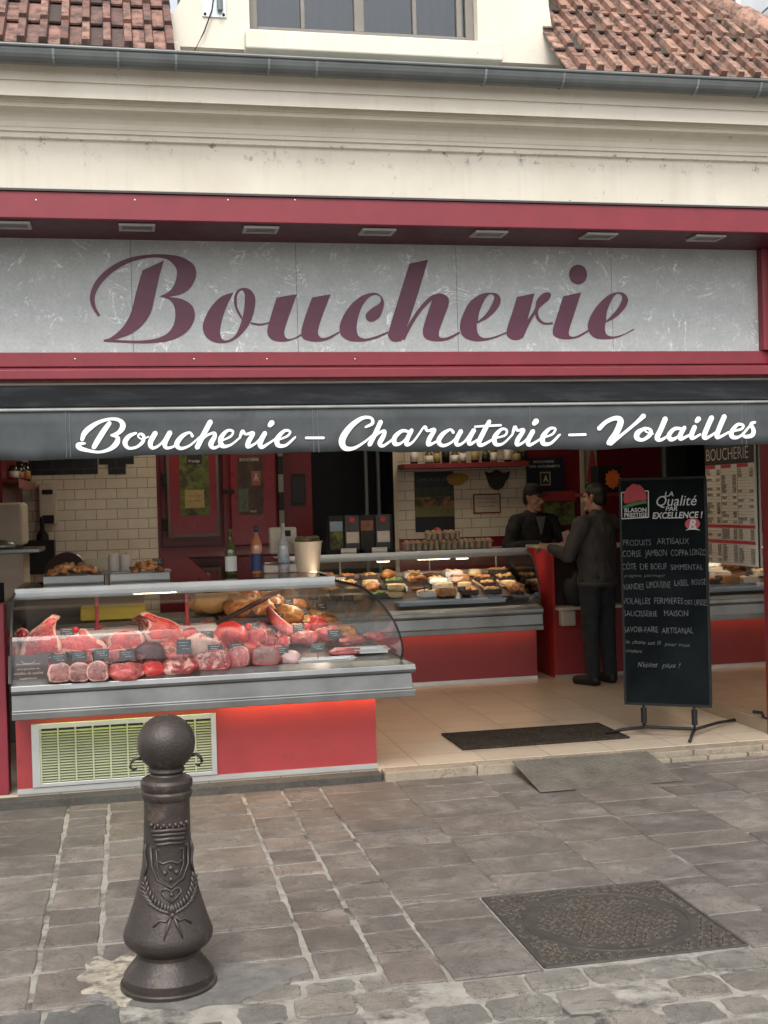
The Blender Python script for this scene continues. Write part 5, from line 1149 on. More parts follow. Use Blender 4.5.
p = atY(158, 556, .80); ptag('dark price tag standing in the right steel tray of chicken', Vector((p.x, .82, 1.235)), .07, .045)
# white jars behind the trays
for px, lb in ((114, 'white plastic pot with black edge behind the trays, left one'), (126, 'white plastic pot behind the trays, right one')):
    p = atY(px, 560, 1.2); mb = MB(); mb.lathe([(.038, 0), (.040, .004), (.037, .17), (.030, .175)], (0, 0, 0), 20); o = mb.build('plastic_pot', M('white_plastic', (.60, .55, .46), .4, .05), None, bevel=.003); o.location = (p.x, 1.15, TOPZ-.02); tag(o, lb, 'pot')
sh = MB(); sh.box((-.62, 1.08, 1.105), (.45, 1.26, 1.128)); tag(sh.build('rear_shelf', STEEL, None, bevel=.003), 'narrow steel shelf behind the meat counter carrying the white pots', 'shelf')
# yellow bag and packets behind the display
mb = MB(); a = atY(80, 610, 1.3); b_ = atY(146, 610, 1.3); mb.box((a.x, 1.28, .86), (b_.x, 1.5, .95)); o = mb.build('yellow_crate', M('olive_yellow_plastic', (.42, .33, .03), .5, .15, 6), None, bevel=.012); tag(o, 'olive yellow crate behind the meat counter display', 'crate')
mb = MB(); mb.box((-.6, 1.20, .0), (.55, 1.75, .855)); tag(mb.build('work_bench', M('dark_steel_bench', (.09, .085, .08), .4, .2), None, bevel=.006), 'dark steel work bench standing behind the meat counter', 'work bench')
mb = MB(); a = atY(196, 615, 1.25); mb.ell((a.x+.12, 1.38, .93), (.17, .10, .065), 20, 0, .15); o = mb.build('bread_loaf', PASTRY, None, smooth=True); tag(o, 'golden bread loaf on the work bench behind the rib strips', 'bread')
mb = MB(); a = atY(215, 605, 1.3); mb.box((a.x-.12, 1.52, .857), (a.x+.2, 1.7, .985)); o = mb.build('cheese_block', PALE, None, bevel=.015); tag(o, 'pale yellow cheese block on the work bench behind the loaf', 'cheese')
# ================================================================== BEHIND THE COUNTER, LEFT
o = thing('meat_slicer', 'grey meat slicer with round steel blade guard behind the chicken trays', 'slicer', (-.35, 2.0, .0))
mb = MB(); mb.box((-.5, -.2, 0), (.45, .3, .98)); mb.build('cabinet', M('grey_cabinet', (.16, .15, .135), .5), o, local=True, bevel=.01)
mb = MB(); mb.box((-.14, -.05, 1.0), (.30, .22, 1.16)); mb.build('slicer_body', M('grey_enamel', (.34, .33, .30), .35), o, local=True, bevel=.03, bseg=3)
mb = MB(); mb.lathe([(.0, .0), (.15, .0), (.16, .02), (.12, .05), (.02, .06)], (0, 0, 0), 28, 0, 'y'); b_ = mb.build('blade_guard', STEEL, o, smooth=False, local=True); b_.location = (-.10, -.12, 1.16); b_.rotation_euler = (R(-20), R(15), R(-25))
mb = MB(); mb.box((.0, .0, 1.17), (.30, .02, 1.25)); mb.build('product_fence', M('cream_fence', (.60, .55, .40), .5), o, local=True, bevel=.004); mb = MB(); mb.tube([(.32, .02, 1.15), (.33, .02, 1.28)], .012, 8); mb.build('handle', STEEL, o, local=True)
mb = MB(); p0 = atY(10, 560, 2.4); o = thing('steel_table', 'pale worktop table with dark cabinet opening at the left wall', 'table', (atY(40, 552, 2.2).x-.28, 2.5, atY(20, 549, 2.2).z-.96))
mb.box((-.45, -.3, .93), (.28, .3, .96)); mb.build('table_top', STEEL, o, local=True, bevel=.004); mb = MB(); mb.box((-.45, -.28, -.28), (.16, .28, .93)); mb.build('cabinet', CREAM, o, local=True, bevel=.006); mb = MB(); mb.box((-.3, -.286, .42), (.02, -.281, .72)); mb.build('opening', DARK, o, local=True)
o = thing('bread_machine', 'cream box shaped machine with dark front opening on the worktop table', 'machine', (atY(24, 545, 2.3).x-.24, 2.55, atY(20, 549, 2.2).z))
mb = MB(); mb.box((-.35, -.22, 0.02), (.24, .22, .34)); mb.build('casing', CREAM, o, local=True, bevel=.03, bseg=3); mb = MB(); mb.box((-.30, -.226, .08), (-.02, -.2205, .28)); mb.build('front_opening', DARK, o, local=True, bevel=.004)
mb = MB(); mb.ell((.05, -.24, .02), (.14, .05, .05), 16); b_ = mb.build('drip_tray', STEEL, o, local=True, smooth=True)
p = atY(48, 510, 5.1); o = thing('paper_dispenser', 'white wall dispenser with dark window on the cream tiles', 'dispenser', (p.x, 5.195, p.z-.15))
mb = MB(); mb.box((-.085, -.12, 0), (.085, 0, .40)); mb.build('casing', M('white_dispenser', (.52, .48, .42), .4), o, local=True, bevel=.02, bseg=3); mb = MB(); mb.box((-.05, -.126, .30), (.05, -.121, .345)); mb.build('window', DARK, o, local=True); mb = MB(); mb.box((-.055, -.128, .02), (.055, -.121, .10)); mb.build('outlet', DARK, o, local=True)
p = atY(37, 545, 5.0); mb = MB(); mb.box((p.x-.16, 4.95, 1.0), (p.x+.16, 5.19, 1.32)); mb.lathe([(.06, 0), (.055, .05), (.02, .10), (.02, .22)], (p.x+.05, 5.06, 1.32), 12); o = mb.build('black_utensil_box', DARK, None, bevel=.004); tag(o, 'black box with utensil handle below the wall dispenser', 'box')
# dark painted tiles at the top of the cream wall
mb = MB()
NAVYT = tilemat('navy_metro_tile', (.018, .024, .034), (.05, .05, .05), .20, .10, 'xz', .2, .010, .5, .1)
for px0, px1, py0, py1 in ((28, 98, 440, 474), (98, 134, 440, 464), (108, 126, 464, 474), (22, 45, 440, 458)):
    a, b_ = atY(px0, py0, BY), atY(px1, py1, BY); mb.box((a.x, BY-.008-.001*len(mb.f)/6, b_.z), (b_.x, BY-.001, a.z))
tag(mb.build('dark_tile_band', NAVYT), 'stepped band of navy tiles along the top of the cream wall', 'tiles')
# left wall shelf with jars
o = thing('wall_shelf', 'dark red shelf with scalloped edge on the left side wall', 'shelf', (-.985, 4.6, 1.84)); mb = MB(); mb.box((.001, -1.3, 0), (.12, .5, .03)); mb.build('board', REDDARK, o, local=True, bevel=.004)
mb = MB(); mb.box((.1205, -1.3, -.045), (.128, .5, .03)); mb.build('edge_strip', M('pinkish_edge', (.30, .10, .10), .5, .3, 60), o, local=True)
for i in range(6):
    h = random.uniform(.12, .22); x = -.92+random.uniform(-.02, .02); y = 3.75+i*.22; mb = MB(); mb.lathe([(.035, 0), (.04, .01), (.04, h*.75), (.03, h*.85), (.03, h)], (0, 0, 0), 14); mb.lathe([(.0408, h*.15), (.0408, h*.6)], (0, 0, 0), 14, 1)
    q = mb.build('shelf_jar', [M('dark_jar_glass', (.03, .02, .015), .12, .3, 8), [WHITE, M('ochre_label', (.45, .28, .10), .6), M('red_label', (.40, .05, .04), .6)][i % 3]], None, smooth=True); q.location = (x, y, 1.871)
    tag(q, ['short dark jar on the left wall shelf, nearest the street', 'dark jar with ochre paper, second on the left wall shelf', 'dark jar with red paper, third on the left wall shelf', 'dark jar with white paper, fourth on the left wall shelf', 'dark jar with ochre paper, fifth on the left wall shelf', 'dark jar with red paper at the far end of the left wall shelf'][i], 'jar')
# red cold room doors with posters
def poster(name, label, px0, py0, px1, py1, Y, base, blocks, cat='poster'):
    a, b_ = atY(px0, py0, Y), atY(px1, py1, Y); w_, h_ = b_.x-a.x, a.z-b_.z
    o = thing(name, label, cat, ((a.x+b_.x)/2, Y, b_.z)); mb = MB(); mb.box((-w_/2, 0, 0), (w_/2, .004, h_)); mb.build('sheet', base, o, local=True)
    for i, bl in enumerate(blocks):
        nm, mt, u0, v0, u1, v1 = bl[:6]; g = MB(); g.box((-w_/2+u0*w_, -.0012*(i+1), h_*(1-v1)), (-w_/2+u1*w_, -.0012*i-.0003, h_*(1-v0))) if len(bl) < 7 else put_text(g, bl[6], Vector((-w_/2+u0*w_, -.0012*(i+1), h_*(1-v1))), (1, 0, 0), (0, 0, 1), (u1-u0)*w_, (v1-v0)*h_, bold=.01)
        g.build(nm, mt, o, local=True)
    return o
PRM = M('deep_red_door', (.21, .012, .022), .3, .08, 3)
for px0, px1, lb, nm in ((160, 219, 'deep red cold room door with raised steel edged panel on the left', 0), (222, 277, 'deep red cold room door on the right with a dark poster', 1)):
    a, b_ = atY(px0, 440, BY-.05), atY(px1, 440, BY-.05); o = thing('cold_room_door', lb, 'door', ((a.x+b_.x)/2, BY-.02, 1.2)); w_ = b_.x-a.x
    mb = MB(); mb.box((-w_/2, 0, .02), (w_/2, .12, 1.68)); mb.build('door_frame', REDDARK, o, local=True); mb = MB(); zb_ = atY(190, 536, BY-.12).z-1.2 if nm == 0 else .0
    mb.box((-w_/2+.06, -.10, zb_), (w_/2-.03, -.002, 1.66)); mb.build('door_leaf', PRM, o, local=True, bevel=.012)
    if nm == 0:
        mb = MB(); mb.box((-w_/2+.052, -.105, zb_-.012), (w_/2-.022, -.08, zb_+.016)); mb.box((-w_/2+.052, -.105, zb_+.017), (-w_/2+.075, -.08, 1.66)); mb.box((w_/2-.045, -.105, zb_+.017), (w_/2-.022, -.08, 1.66)); mb.build('steel_edge', M('dull_steel_edge', (.13, .11, .10), .5, metal=.2), o, local=True)
        for z in (.17, .62): mb = MB(); mb.box((-w_/2, -.11, z), (-w_/2+.05, -.003, z+.12)); mb.build('hinge', DARK, o, local=True, bevel=.006)
    else:
        mb = MB(); mb.box((-w_/2-.02, -.12, .52), (-w_/2+.10, -.101, .56)); mb.build('handle', DARK, o, local=True, bevel=.005)
GRN = M('meadow_green', (.10, .13, .035), .7, .5, 14, spots=((.05, .03, .02), 9, .5, .6)); TAN = M('tan_print', (.40, .30, .13), .7, .2, 20); BLK = M('black_print', (.012, .012, .012), .6); WHT = M('white_print', (.55, .53, .48), .6)
poster('meadow_poster', 'green meadow poster with cream text box on the left cold room door', 179, 452, 210, 515, BY-.125, GRN, [('dark_header', BLK, .25, .0, .78, .2), ('header_script', WHT, .32, .12, .70, .165, 'Prestige'), ('text_box', TAN, .16, .60, .82, .88), ('text_line', BLK, .24, .68, .75, .70, 'la viande de qualité'), ('text_line', BLK, .26, .76, .72, .78, 'une tradition')])
poster('dark_poster', 'dark brown poster with pale title on the right cold room door', 237, 457, 264, 514, BY-.125, M('dark_brown_print', (.05, .030, .022), .5, .5, 9, spots=((.11, .055, .05), 7, .5, .6)), [('title', WHT, .1, .02, .85, .075, 'BOUCHERIE'), ('badge', M('badge_pink', (.30, .10, .09), .6), .55, .25, .9, .5), ('badge_letter', WHT, .64, .28, .82, .42, 'A'), ('foliage_print', M('print_teal', (.09, .12, .10), .6, .5, 20), .02, .55, .4, .95), ('foot_line', WHT, .45, .93, .7, .965, 'PRESTIGE')])
mb = MB(); a = atY(279, 500, BY-.1)
for i in range(8): mb.box((a.x, BY-.09, 1.18+i*.18), (a.x+.05, BY-.05, 1.18+i*.18+.179), i % 2)
tag(mb.build('striped_post', [BLK, M('grey_band', (.22, .21, .19), .6)]), 'black and grey banded post right of the cold room doors', 'post')
poster('small_dark_frame', 'small black framed picture on the red wall left of the dark doorway', 291, 474, 306, 505, BY-.02, BLK, [('picture', M('navy_print', (.012, .014, .022), .4), .1, .1, .9, .9)], 'picture')
# ================================================================== BACK WALL, CENTRE
o = thing('bottle_shelf', 'long dark red shelf of bottles over the cream tiled wall', 'shelf', (3.46, 5.05, 1.92)); mb = MB(); a, b_ = atY(404, 466, 4.9), atY(529, 462, 4.9); mb.box((a.x-3.46, -.15, 0), (b_.x-3.46, .148, .05)); mb.build('board', M('shelf_red', (.20, .022, .028), .5), o, local=True, bevel=.004)
cols_ = [M('bottle_black', (.012, .011, .010), .12), M('bottle_amber', (.20, .08, .02), .12), M('bottle_olive', (.09, .085, .02), .12)]
for i, px in enumerate((414, 429, 437, 446, 455, 463, 475, 486, 494, 508, 517, 524)):
    p = atY(px, 463, 4.98); h = (.26, .16, .2)[i % 3]; r = (.038, .042, .033)[i % 3]; mb = MB(); mb.lathe([(r, 0), (r, h*.6), (r*.5, h*.72), (.014, h*.8), (.014, h*1.15)], (0, 0, 0), 14); mb.lathe([(r+.001, h*.08), (r+.001, h*.5)], (0, 0, 0), 14, 1)
    q = mb.build('shelf_bottle', [cols_[(i*2) % 3], [WHITE, WHITE, TAN, DARK][i % 4]], None, smooth=True); q.location = (p.x, 4.98, 1.971)
    tag(q, f"{['tall black','squat amber','slim olive'][i%3]} bottle on the long red shelf, {['first','second','third','fourth','fifth','sixth','seventh','eighth','ninth','tenth','eleventh','twelfth'][i]} from the dark doorway", 'bottle')
poster('cattle_poster', 'dark poster with band of brown cattle in a meadow on the cream tiles', 414, 472, 455, 531, BY-.006, M('poster_night', (.016, .02, .03), .4), [('tree_line', M('tree_line_print', (.045, .05, .04), .6, .4, 20), 0, .26, 1, .42), ('cattle_band', M('cattle_print', (.26, .13, .06), .6, .4, 9, spots=((.05, .06, .03), 14, .5, .56)), 0, .42, 1, .58), ('meadow_band', M('meadow_print', (.15, .15, .06), .6, .3, 12), 0, .58, 1, .75), ('title', M('grey_print', (.10, .11, .14), .6), .08, .10, .8, .16, 'LIMOUSINE')])
def plaque(label, name, pts, mat, Y, cat='plaque', th=.02):
    P_ = [atY(x, y, Y) for x, y in outline(pts, 4)]; mb = MB(); mb.prism(P_, (0, th, 0)); return tag(mb.build(name, mat), label, cat)
plaque('yellow oval plaque beside the cattle poster', 'oval_plaque', [(447, 477), (456, 473), (467, 475), (468, 480), (460, 485), (450, 484)], M('mustard_plaque', (.34, .22, .02), .4, .3, 14), BY-.03)
plaque('dark bull head shaped plaque on the cream tiles', 'bull_plaque', [(485, 471, 1), (490, 473), (497, 470), (504, 473), (510, 471, 1), (509, 477), (506, 481), (503, 487), (497, 490), (491, 487), (488, 481)], M('dark_plaque', (.03, .022, .022), .5, .3, 20), BY-.03)
poster('framed_certificate', 'white certificate in thin dark red frame below the bull plaque', 473, 494, 501, 513, BY-.008, M('certificate_rim', (.20, .03, .03), .5), [('paper', M('certificate_paper', (.52, .46, .38), .7), .05, .07, .95, .93), ('line', BLK, .15, .2, .8, .26, 'CERTIFICAT DE QUALITE'), ('line', BLK, .2, .40, .85, .46, 'maison de confiance'), ('line', BLK, .22, .60, .78, .66, 'boeuf et volailles')], 'certificate')
poster('navy_trade_poster', 'navy trade poster with white heading and square emblem above the butcher', 526, 458, 564, 491, BY-.05, M('navy_poster', (.010, .016, .032), .4), [('heading', WHT, .2, .08, .75, .15, 'BOUCHERIE'), ('heading', WHT, .08, .22, .9, .29, 'DES GOURMETS'), ('emblem_frame', TAN, .36, .42, .64, .82), ('emblem_field', M('navy_poster', (1, 1, 1)), .39, .46, .61, .78), ('emblem_animal', WHT, .44, .52, .58, .72, 'A')])
mb = MB(); mb.box((4.13, BY-.05, 1.55), (4.64, BY-.02, 1.66)); tag(mb.build('red_board', M('bright_red_board', (.30, .03, .03), .5)), 'bright red board under the navy trade poster', 'board')
mb = MB(); mb.box((4.28, BY-.045, 1.30), (4.62, BY-.02, 1.54)); tag(mb.build('meadow_print', GRN), 'green meadow print under the bright red board behind the butcher', 'poster')
o = poster('hill_banner', 'tall pale banner with red hill and green field emblem', 582, 450, 598, 500, BY-.02, M('banner_pale', (.34, .30, .24), .7), [])
plaque('red hill emblem shape on the pale banner', 'banner_hill', [(586, 482, 1), (588, 470), (590, 456), (592, 450), (594, 456), (596, 472), (597, 481, 1)], M('emblem_red', (1, 1, 1)), BY-.03, 'emblem', .005)
plaque('green field emblem shape under the red hill on the banner', 'banner_field', [(585, 485, 1), (590, 482), (598, 480, 1), (598, 487, 1), (590, 488), (585, 491, 1)], M('emblem_green', (1, 1, 1)), BY-.03, 'emblem', .005)
mb = MB(); c_ = atY(613, 479, 4.4); pts = []
for i in range(24): a = 2*math.pi*i/24; r = (.085, .068)[i % 2]*random.uniform(.95, 1.1); pts.append((c_.x+r*math.cos(a), 4.4, c_.z+r*1.15*math.sin(a)))
mb.prism(pts, (0, .004, 0)); tag(mb.build('star_price_card', M('neon_orange_card', (.85, .20, .03), .6)), 'neon orange starburst price card above the customer shoulder', 'price card')
mb = MB(); mb.box((c_.x-.16, 4.42, c_.z-.13), (c_.x+.10, 4.6, c_.z+.14)); tag(mb.build('dark_box', M('dark_display_box', (.02, .018, .02), .4), None, bevel=.005), 'black display box behind the orange starburst card', 'box')
mb = MB(); mb.box((c_.x-.30, 4.35, c_.z-.17), (c_.x+.6, 4.7, c_.z-.135)); tag(mb.build('red_wall_shelf', M('shelf_red', (1, 1, 1)), None, bevel=.004), 'dark red shelf under the orange starburst card', 'shelf')
# things on the deli counter top: leaflet stands and egg boxes
BZ = 1.151
for px, lb, m1, m2 in ((347, 'leaflet stand with meadow leaflets, left one on the deli counter', [M('sky_print', (.22, .30, .40), .6), GRN], None), (378, 'leaflet stand with brown cattle leaflets, right one on the deli counter', [M('portrait_print', (.22, .10, .055), .6, .4, 20), BLK], None)):
    p = atY(px, 545, 3.75); o = thing('leaflet_stand', lb, 'leaflet stand', (p.x, 3.80, BZ))
    mb = MB(); mb.box((-.16, 0, 0), (.16, .06, .02)); mb.box((-.16, .05, .02), (.16, .056, .33)); mb.build('holder', DARK, o, local=True)
    mb = MB(); mb.box((-.145, .02, .02), (-.02, .048, .33)); q = mb.build('leaflets', BLK, o, local=True); mb = MB(); mb.box((-.14, .017, .19), (-.025, .0195, .28)); mb.build('upper_picture', m1[0], q, local=True); mb = MB(); mb.box((-.14, .016, .03), (-.025, .0195, .19)); mb.build('lower_picture', m1[1], q, local=True)
    mb = MB(); mb.box((.0, .02, .02), (.13, .048, .33)); q = mb.build('leaflets', M('slate_print', (.06, .065, .07), .6), o, local=True); mb = MB(); mb.box((.01, .017, .08), (.125, .0195, .18)); mb.build('white_panel', WHT, q, local=True); mb = MB(); mb.lathe([(.026, 0), (.026, .004)], (.065, .014, .29), 16, 0, 'y'); mb.build('red_mark', M('mark_red', (.40, .04, .05), .6), q, local=True)
    mb = MB(); mb.box((-.05, -.02, .0), (.09, -.015, .035)); mb.build('price_strip', WHITE, o, local=True)
EGGB = M('grey_egg_box', (.36, .31, .24), .9, .15, 20, .5, 80); EGG = M('brown_egg', (.45, .26, .15), .5, .15, 30)
p = atY(450, 545, 3.75); x0 = atY(405, 545, 3.75).x; bwid = (atY(494, 545, 3.75).x-x0)/5
tpl = None
for i in range(7):
    x, z = (x0+bwid*(i+.5), BZ) if i < 5 else (x0+bwid*(i-5+1.7), BZ+.085)
    lb = ['leftmost egg box in the bottom row on the deli counter', 'second egg box from the left in the bottom row', 'middle egg box in the bottom row on the deli counter', 'fourth egg box from the left in the bottom row', 'rightmost egg box in the bottom row nearest the butcher', 'left egg box of the pair stacked on top', 'right egg box of the pair stacked on top'][i]
    if tpl is None:
        tpl = thing('egg_box', lb, 'egg box', (x, 3.82, z), 'egg boxes on the deli counter')
        mb = MB(); w2 = bwid*.47
        for u in range(3):
            for v_ in range(2): mb.lathe([(.018, 0), (.026, .06), (.027, .065)], (-w2+(u+.5)*2*w2/3, -.035+.07*v_, 0), 10)
        mb.box((-w2, -.075, .058), (w2, .075, .066)); mb.build('carton', EGGB, tpl, local=True)
        mb = MB()
        for u in range(3):
            for v_ in range(2): mb.ell((-w2+(u+.5)*2*w2/3, -.035+.07*v_, .066), (.020, .020, .022), 10)
        mb.build('eggs', EGG, tpl, smooth=True, local=True)
    else:
        c_ = copy_tree(tpl); c_.location = (x, 3.82, z); c_['label'] = lb
mb = MB(); p = atY(437, 528, 3.95); mb.lathe([(.035, 0), (.037, .01), (.037, .11), (.03, .12)], (0, 0, 0), 14); mb.ell((0, 0, .15), (.045, .045, .045), 14, 1); q = mb.build('red_topped_jar', [M('clear_bottle_glass', (1, 1, 1)), M('mark_red', (1, 1, 1))], None, smooth=True); q.location = (p.x, 3.95, BZ); tag(q, 'glass jar with round red top behind the stacked egg boxes', 'jar')
# ================================================================== TILL DESK
o = thing('till_desk', 'tall red till desk with bag ledge where the customer stands', 'till desk', (3.72, 3.3, 0))
DESK = M('bright_red_panel', (.34, .025, .025), .35, .08, 3)
mb = MB(); mb.box((3.665, 3.18, .0), (4.40, 3.20, .60)); mb.build('front_panel', REDBASE, o); mb = MB(); mb.box((3.645, 3.18, 0), (3.664, 4.0, 1.13)); mb.build('side_panel', DESK, o)
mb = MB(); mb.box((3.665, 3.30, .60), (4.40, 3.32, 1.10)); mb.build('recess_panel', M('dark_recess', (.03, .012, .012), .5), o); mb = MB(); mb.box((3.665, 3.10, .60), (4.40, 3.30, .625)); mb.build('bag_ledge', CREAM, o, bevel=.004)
mb = MB(); mb.box((3.64, 3.16, 1.131), (4.42, 4.02, 1.16)); mb.build('desk_top', M('pale_desk_top', (.42, .36, .28), .4), o, bevel=.005); mb = MB(); mb.box((3.645, 3.17, 0), (4.40, 3.179, .025)); mb.build('plinth_trim', ALU, o)
mb = MB(); p = atY(565, 616, 3.1); mb.box((p.x-.06, 3.02, .47), (p.x+.07, 3.10, .60)); tag(mb.build('card_terminal', M('pale_terminal', (.40, .36, .30), .5), None, bevel=.01), 'pale payment box hanging under the bag ledge of the till desk', 'payment box')
mb = MB(); p = atY(572, 590, 3.2); mb.ell((p.x+.05, 3.20, .78), (.13, .07, .15), 18, 0, .25, 2); mb.tube([(p.x-.03, 3.18, .88), (p.x, 3.16, 1.08), (p.x+.10, 3.16, .9)], .012, 6); tag(mb.build('dark_bag', M('dark_bag_cloth', (.022, .02, .02), .7, .3, 12, .4, 40), None, smooth=True), 'dark cloth bag standing on the till desk ledge by the customer', 'bag')
# ================================================================== MIRROR WALL AND PRICE BOARD
MX = 4.1
o = thing('mirror_wall', 'tall mirrored panel along the right side of the entrance on a beige plinth', 'mirror', (MX+.05, .95, 0))
m_, t_, b_ = nodes('mirror_glass'); b_.inputs['Base Color'].default_value = (.62, .60, .58, 1); b_.inputs['Metallic'].default_value = 1; b_.inputs['Roughness'].default_value = .03
mb = MB(); mb.box((MX, .315, .085), (MX+.03, 1.90, 2.6)); mb.build('mirror_pane', m_, o); mb = MB(); mb.box((MX-.012, .31, 0), (MX+.05, 1.91, .084)); mb.build('plinth', M('beige_plinth', (.34, .27, .19), .5, .1, 5), o, bevel=.004)
mb = MB(); mb.box((MX+.031, .31, 0.085), (MX+.10, 1.91, 2.6)); mb.build('backing', REDDARK, o)
mb = MB(); mb.tube([(MX-.02, .36, .10), (MX-.03, .36, .13), (MX-.06, .42, .13)], .012, 8); mb.build('clip', DARK, o)
bpts = [atX(705, 443, MX-.02), atX(757, 567, MX-.02)]
y0, y1, z0, z1 = bpts[1].y, atX(708, 560, MX-.02).y, atX(757, 567, MX-.02).z, 2.05
o = thing('price_board', 'white hanging price board headed Boucherie with red bands on the mirrored wall', 'price board', (MX-.02, (y0+y1)/2, z0))
BXm = MX-.022
mb = MB(); mb.box((BXm, y0, z0), (BXm+.015, y1, z1)); mb.build('board', M('board_white', (.62, .58, .50), .5, .06, 5), o)
zh = atX(730, 464, BXm).z
mb = MB(); mb.box((BXm-.003, y0, zh+.0), (BXm-.0005, y1, z1)); mb.build('header', M('header_black', (.014, .014, .016), .5), o)
hd_ = MB(); zc = atX(730, 459.5, BXm).z; hh = atX(730, 446.5, BXm).z-zc; put_text(hd_, 'BOUCHERIE', Vector((BXm-.005, y1-.03, zc)), (0, -1, 0), (0, 0, 1), (y1-y0)*.86, hh, bold=-.01); hd_.build('header_lettering', WHT, o)
mb = MB()
RB = M('band_red', (.42, .035, .05), .5)
for py in (526.5, 542):
    z = atX(732, py, BXm).z; g = MB(); g.box((BXm-.003, y0+.004, z-.010), (BXm-.0005, y1-.004, z+.012)); g.build('red_band', RB, o)
g = MB()
for i in range(3): a = y1-(y1-y0)*(i/3+.01); g.box((BXm-.0034, a-(y1-y0)*.2, zh-.026), (BXm-.0008, a, zh-.002))
g.build('column_heads', RB, o)
g = MB(); rnd = random.Random(3)
def rows(zs, fill, words):
    for r_, z in enumerate(zs):
        g.box((BXm-.0009, y0+.006, z-.004), (BXm-.0004, y1-.006, z-.0032))
        for c_ in range(3):
            if rnd.random() < fill:
                a = y1-(y1-y0)*(c_/3+.015); wd = rnd.choice(words); put_text(g, wd, Vector((BXm-.0016, a, z)), (0, -1, 0), (0, 0, 1), .022*len(wd)*.55, .017, bold=.02)
                put_text(g, f'{rnd.randint(9, 39)},{rnd.randint(0, 9)}0', Vector((BXm-.0016, a-(y1-y0)*.22, z)), (0, -1, 0), (0, 0, 1), .05, .017, bold=.02)
z_a = zh-.05; z_b = atX(732, 523, BXm).z; rows([z_a-(z_a-z_b)*i/17 for i in range(18)], .55, ['BAVETTE', 'FILET', 'RUMSTECK', 'ENTRECOTE', 'ROTI', 'GITE', 'ONGLET'])
z_a = atX(732, 531, BXm).z; z_b = atX(732, 539, BXm).z; rows([z_a-(z_a-z_b)*i/3 for i in range(4)], .85, ['VEAU', 'ESCALOPE', 'JARRET'])
z_a = atX(732, 547, BXm).z; z_b = z0+.02; rows([z_a-(z_a-z_b)*i/5 for i in range(6)], .8, ['AGNEAU', 'GIGOT', 'COTES', 'PORC'])
for i in (1, 2): a = y1-(y1-y0)*i/3; g.box((BXm-.0009, a-.0012, z0), (BXm-.0004, a+.0012, zh))
g.build('price_list', M('list_black', (.03, .03, .03), .6), o)
# ================================================================== CEILING LIGHTS of the shop (warm panels)
LGT = EM('ceiling_glow', (1.0, .84, .62), 10.0)
for i, (x, y, lb) in enumerate(((.2, 2.6, 'square warm ceiling light over the meat counter workplace'), (2.0, 2.0, 'square warm ceiling light over the entrance floor'), (3.1, 4.3, 'square warm ceiling light over the deli counter workplace'), (3.3, 1.6, 'square warm ceiling light over the customer'), (.6, 4.2, 'square warm ceiling light before the cold room doors'))):
    o = thing('ceiling_light', lb, 'ceiling light', (x, y, 2.86)); mb = MB(); mb.box((-.2, -.2, 0), (.2, .2, .035)); mb.build('frame', WHITE, o, local=True); mb = MB(); mb.box((-.17, -.17, -.006), (.17, .17, -.001)); mb.build('diffuser', LGT, o, local=True)
# bits on the roof edge
p = atY(76, 43, -.66); mb = MB()
for i in range(160): 
    a = random.uniform(0, 6.28); r = random.random()**.6; q = Vector((p.x+r*.07*math.cos(a), -.72+r*.03*math.sin(a), gz+.015+.035*(1-r)*random.random()+.01)); d = Vector((random.uniform(-1, 1), random.uniform(-1, 1), random.uniform(0, 1))).normalized()*.012; e = Vector((random.uniform(-1, 1), random.uniform(-1, 1), random.uniform(-1, 1))).normalized()*.006
    mb.add([q-e, q+e, q+d], [(0, 1, 2)])
mo = mb.build('moss', M('bright_moss', (.10, .17, .025), .9, .4, 40)); tag(mo, 'bright green moss clump growing on the left roof edge above gutter', 'moss'); mo['kind'] = 'stuff'
p = atY(216, 6, DY-.01); o = thing('wall_bracket', 'shiny steel bracket plate with mast foot and cable on the dormer wall', 'bracket', (p.x, DY, p.z))
mb = MB(); mb.box((-.075, -.008, -.06), (.055, -.001, .25)); mb.build('plate', M('bright_zinc', (.55, .60, .62), .3, .15, 9, metal=.6), o, local=True, bevel=.002); mb = MB(); mb.tube([(.02, -.03, -.03), (.02, -.035, .3)], .016, 10); mb.build('mast', ZINC, o, local=True)
mb = MB(); a = atY(212, 10, DY-.02)-Vector((p.x, DY, p.z)); b_ = atY(193, 54, DY-.02)-Vector((p.x, DY, p.z)); mb.tube([a+Vector((.03, 0, .2)), a, a*.5+b_*.5+Vector((.008, 0, 0)), b_], .004, 6); mb.build('cable', DARK, o, local=True)
for x, z in ((-.06, -.045), (.04, -.045)): mb = MB(); mb.ell((x, -.011, z), (.008, .006, .008), 8); mb.build('bolt', DARK, o, local=True)
p = atY(171, 47, -.5); mb = MB(); mb.prism([(p.x-.06, -.5, p.z-.04), (p.x+.05, -.5, p.z-.02), (p.x+.045, -.5, p.z+.03), (p.x-.02, -.5, p.z+.04)], (0, .1, 0)); tag(mb.build('mortar_fillet', PLASTER, None, bevel=.008), 'broken mortar fillet between the left tiles and dormer foot', 'mortar')
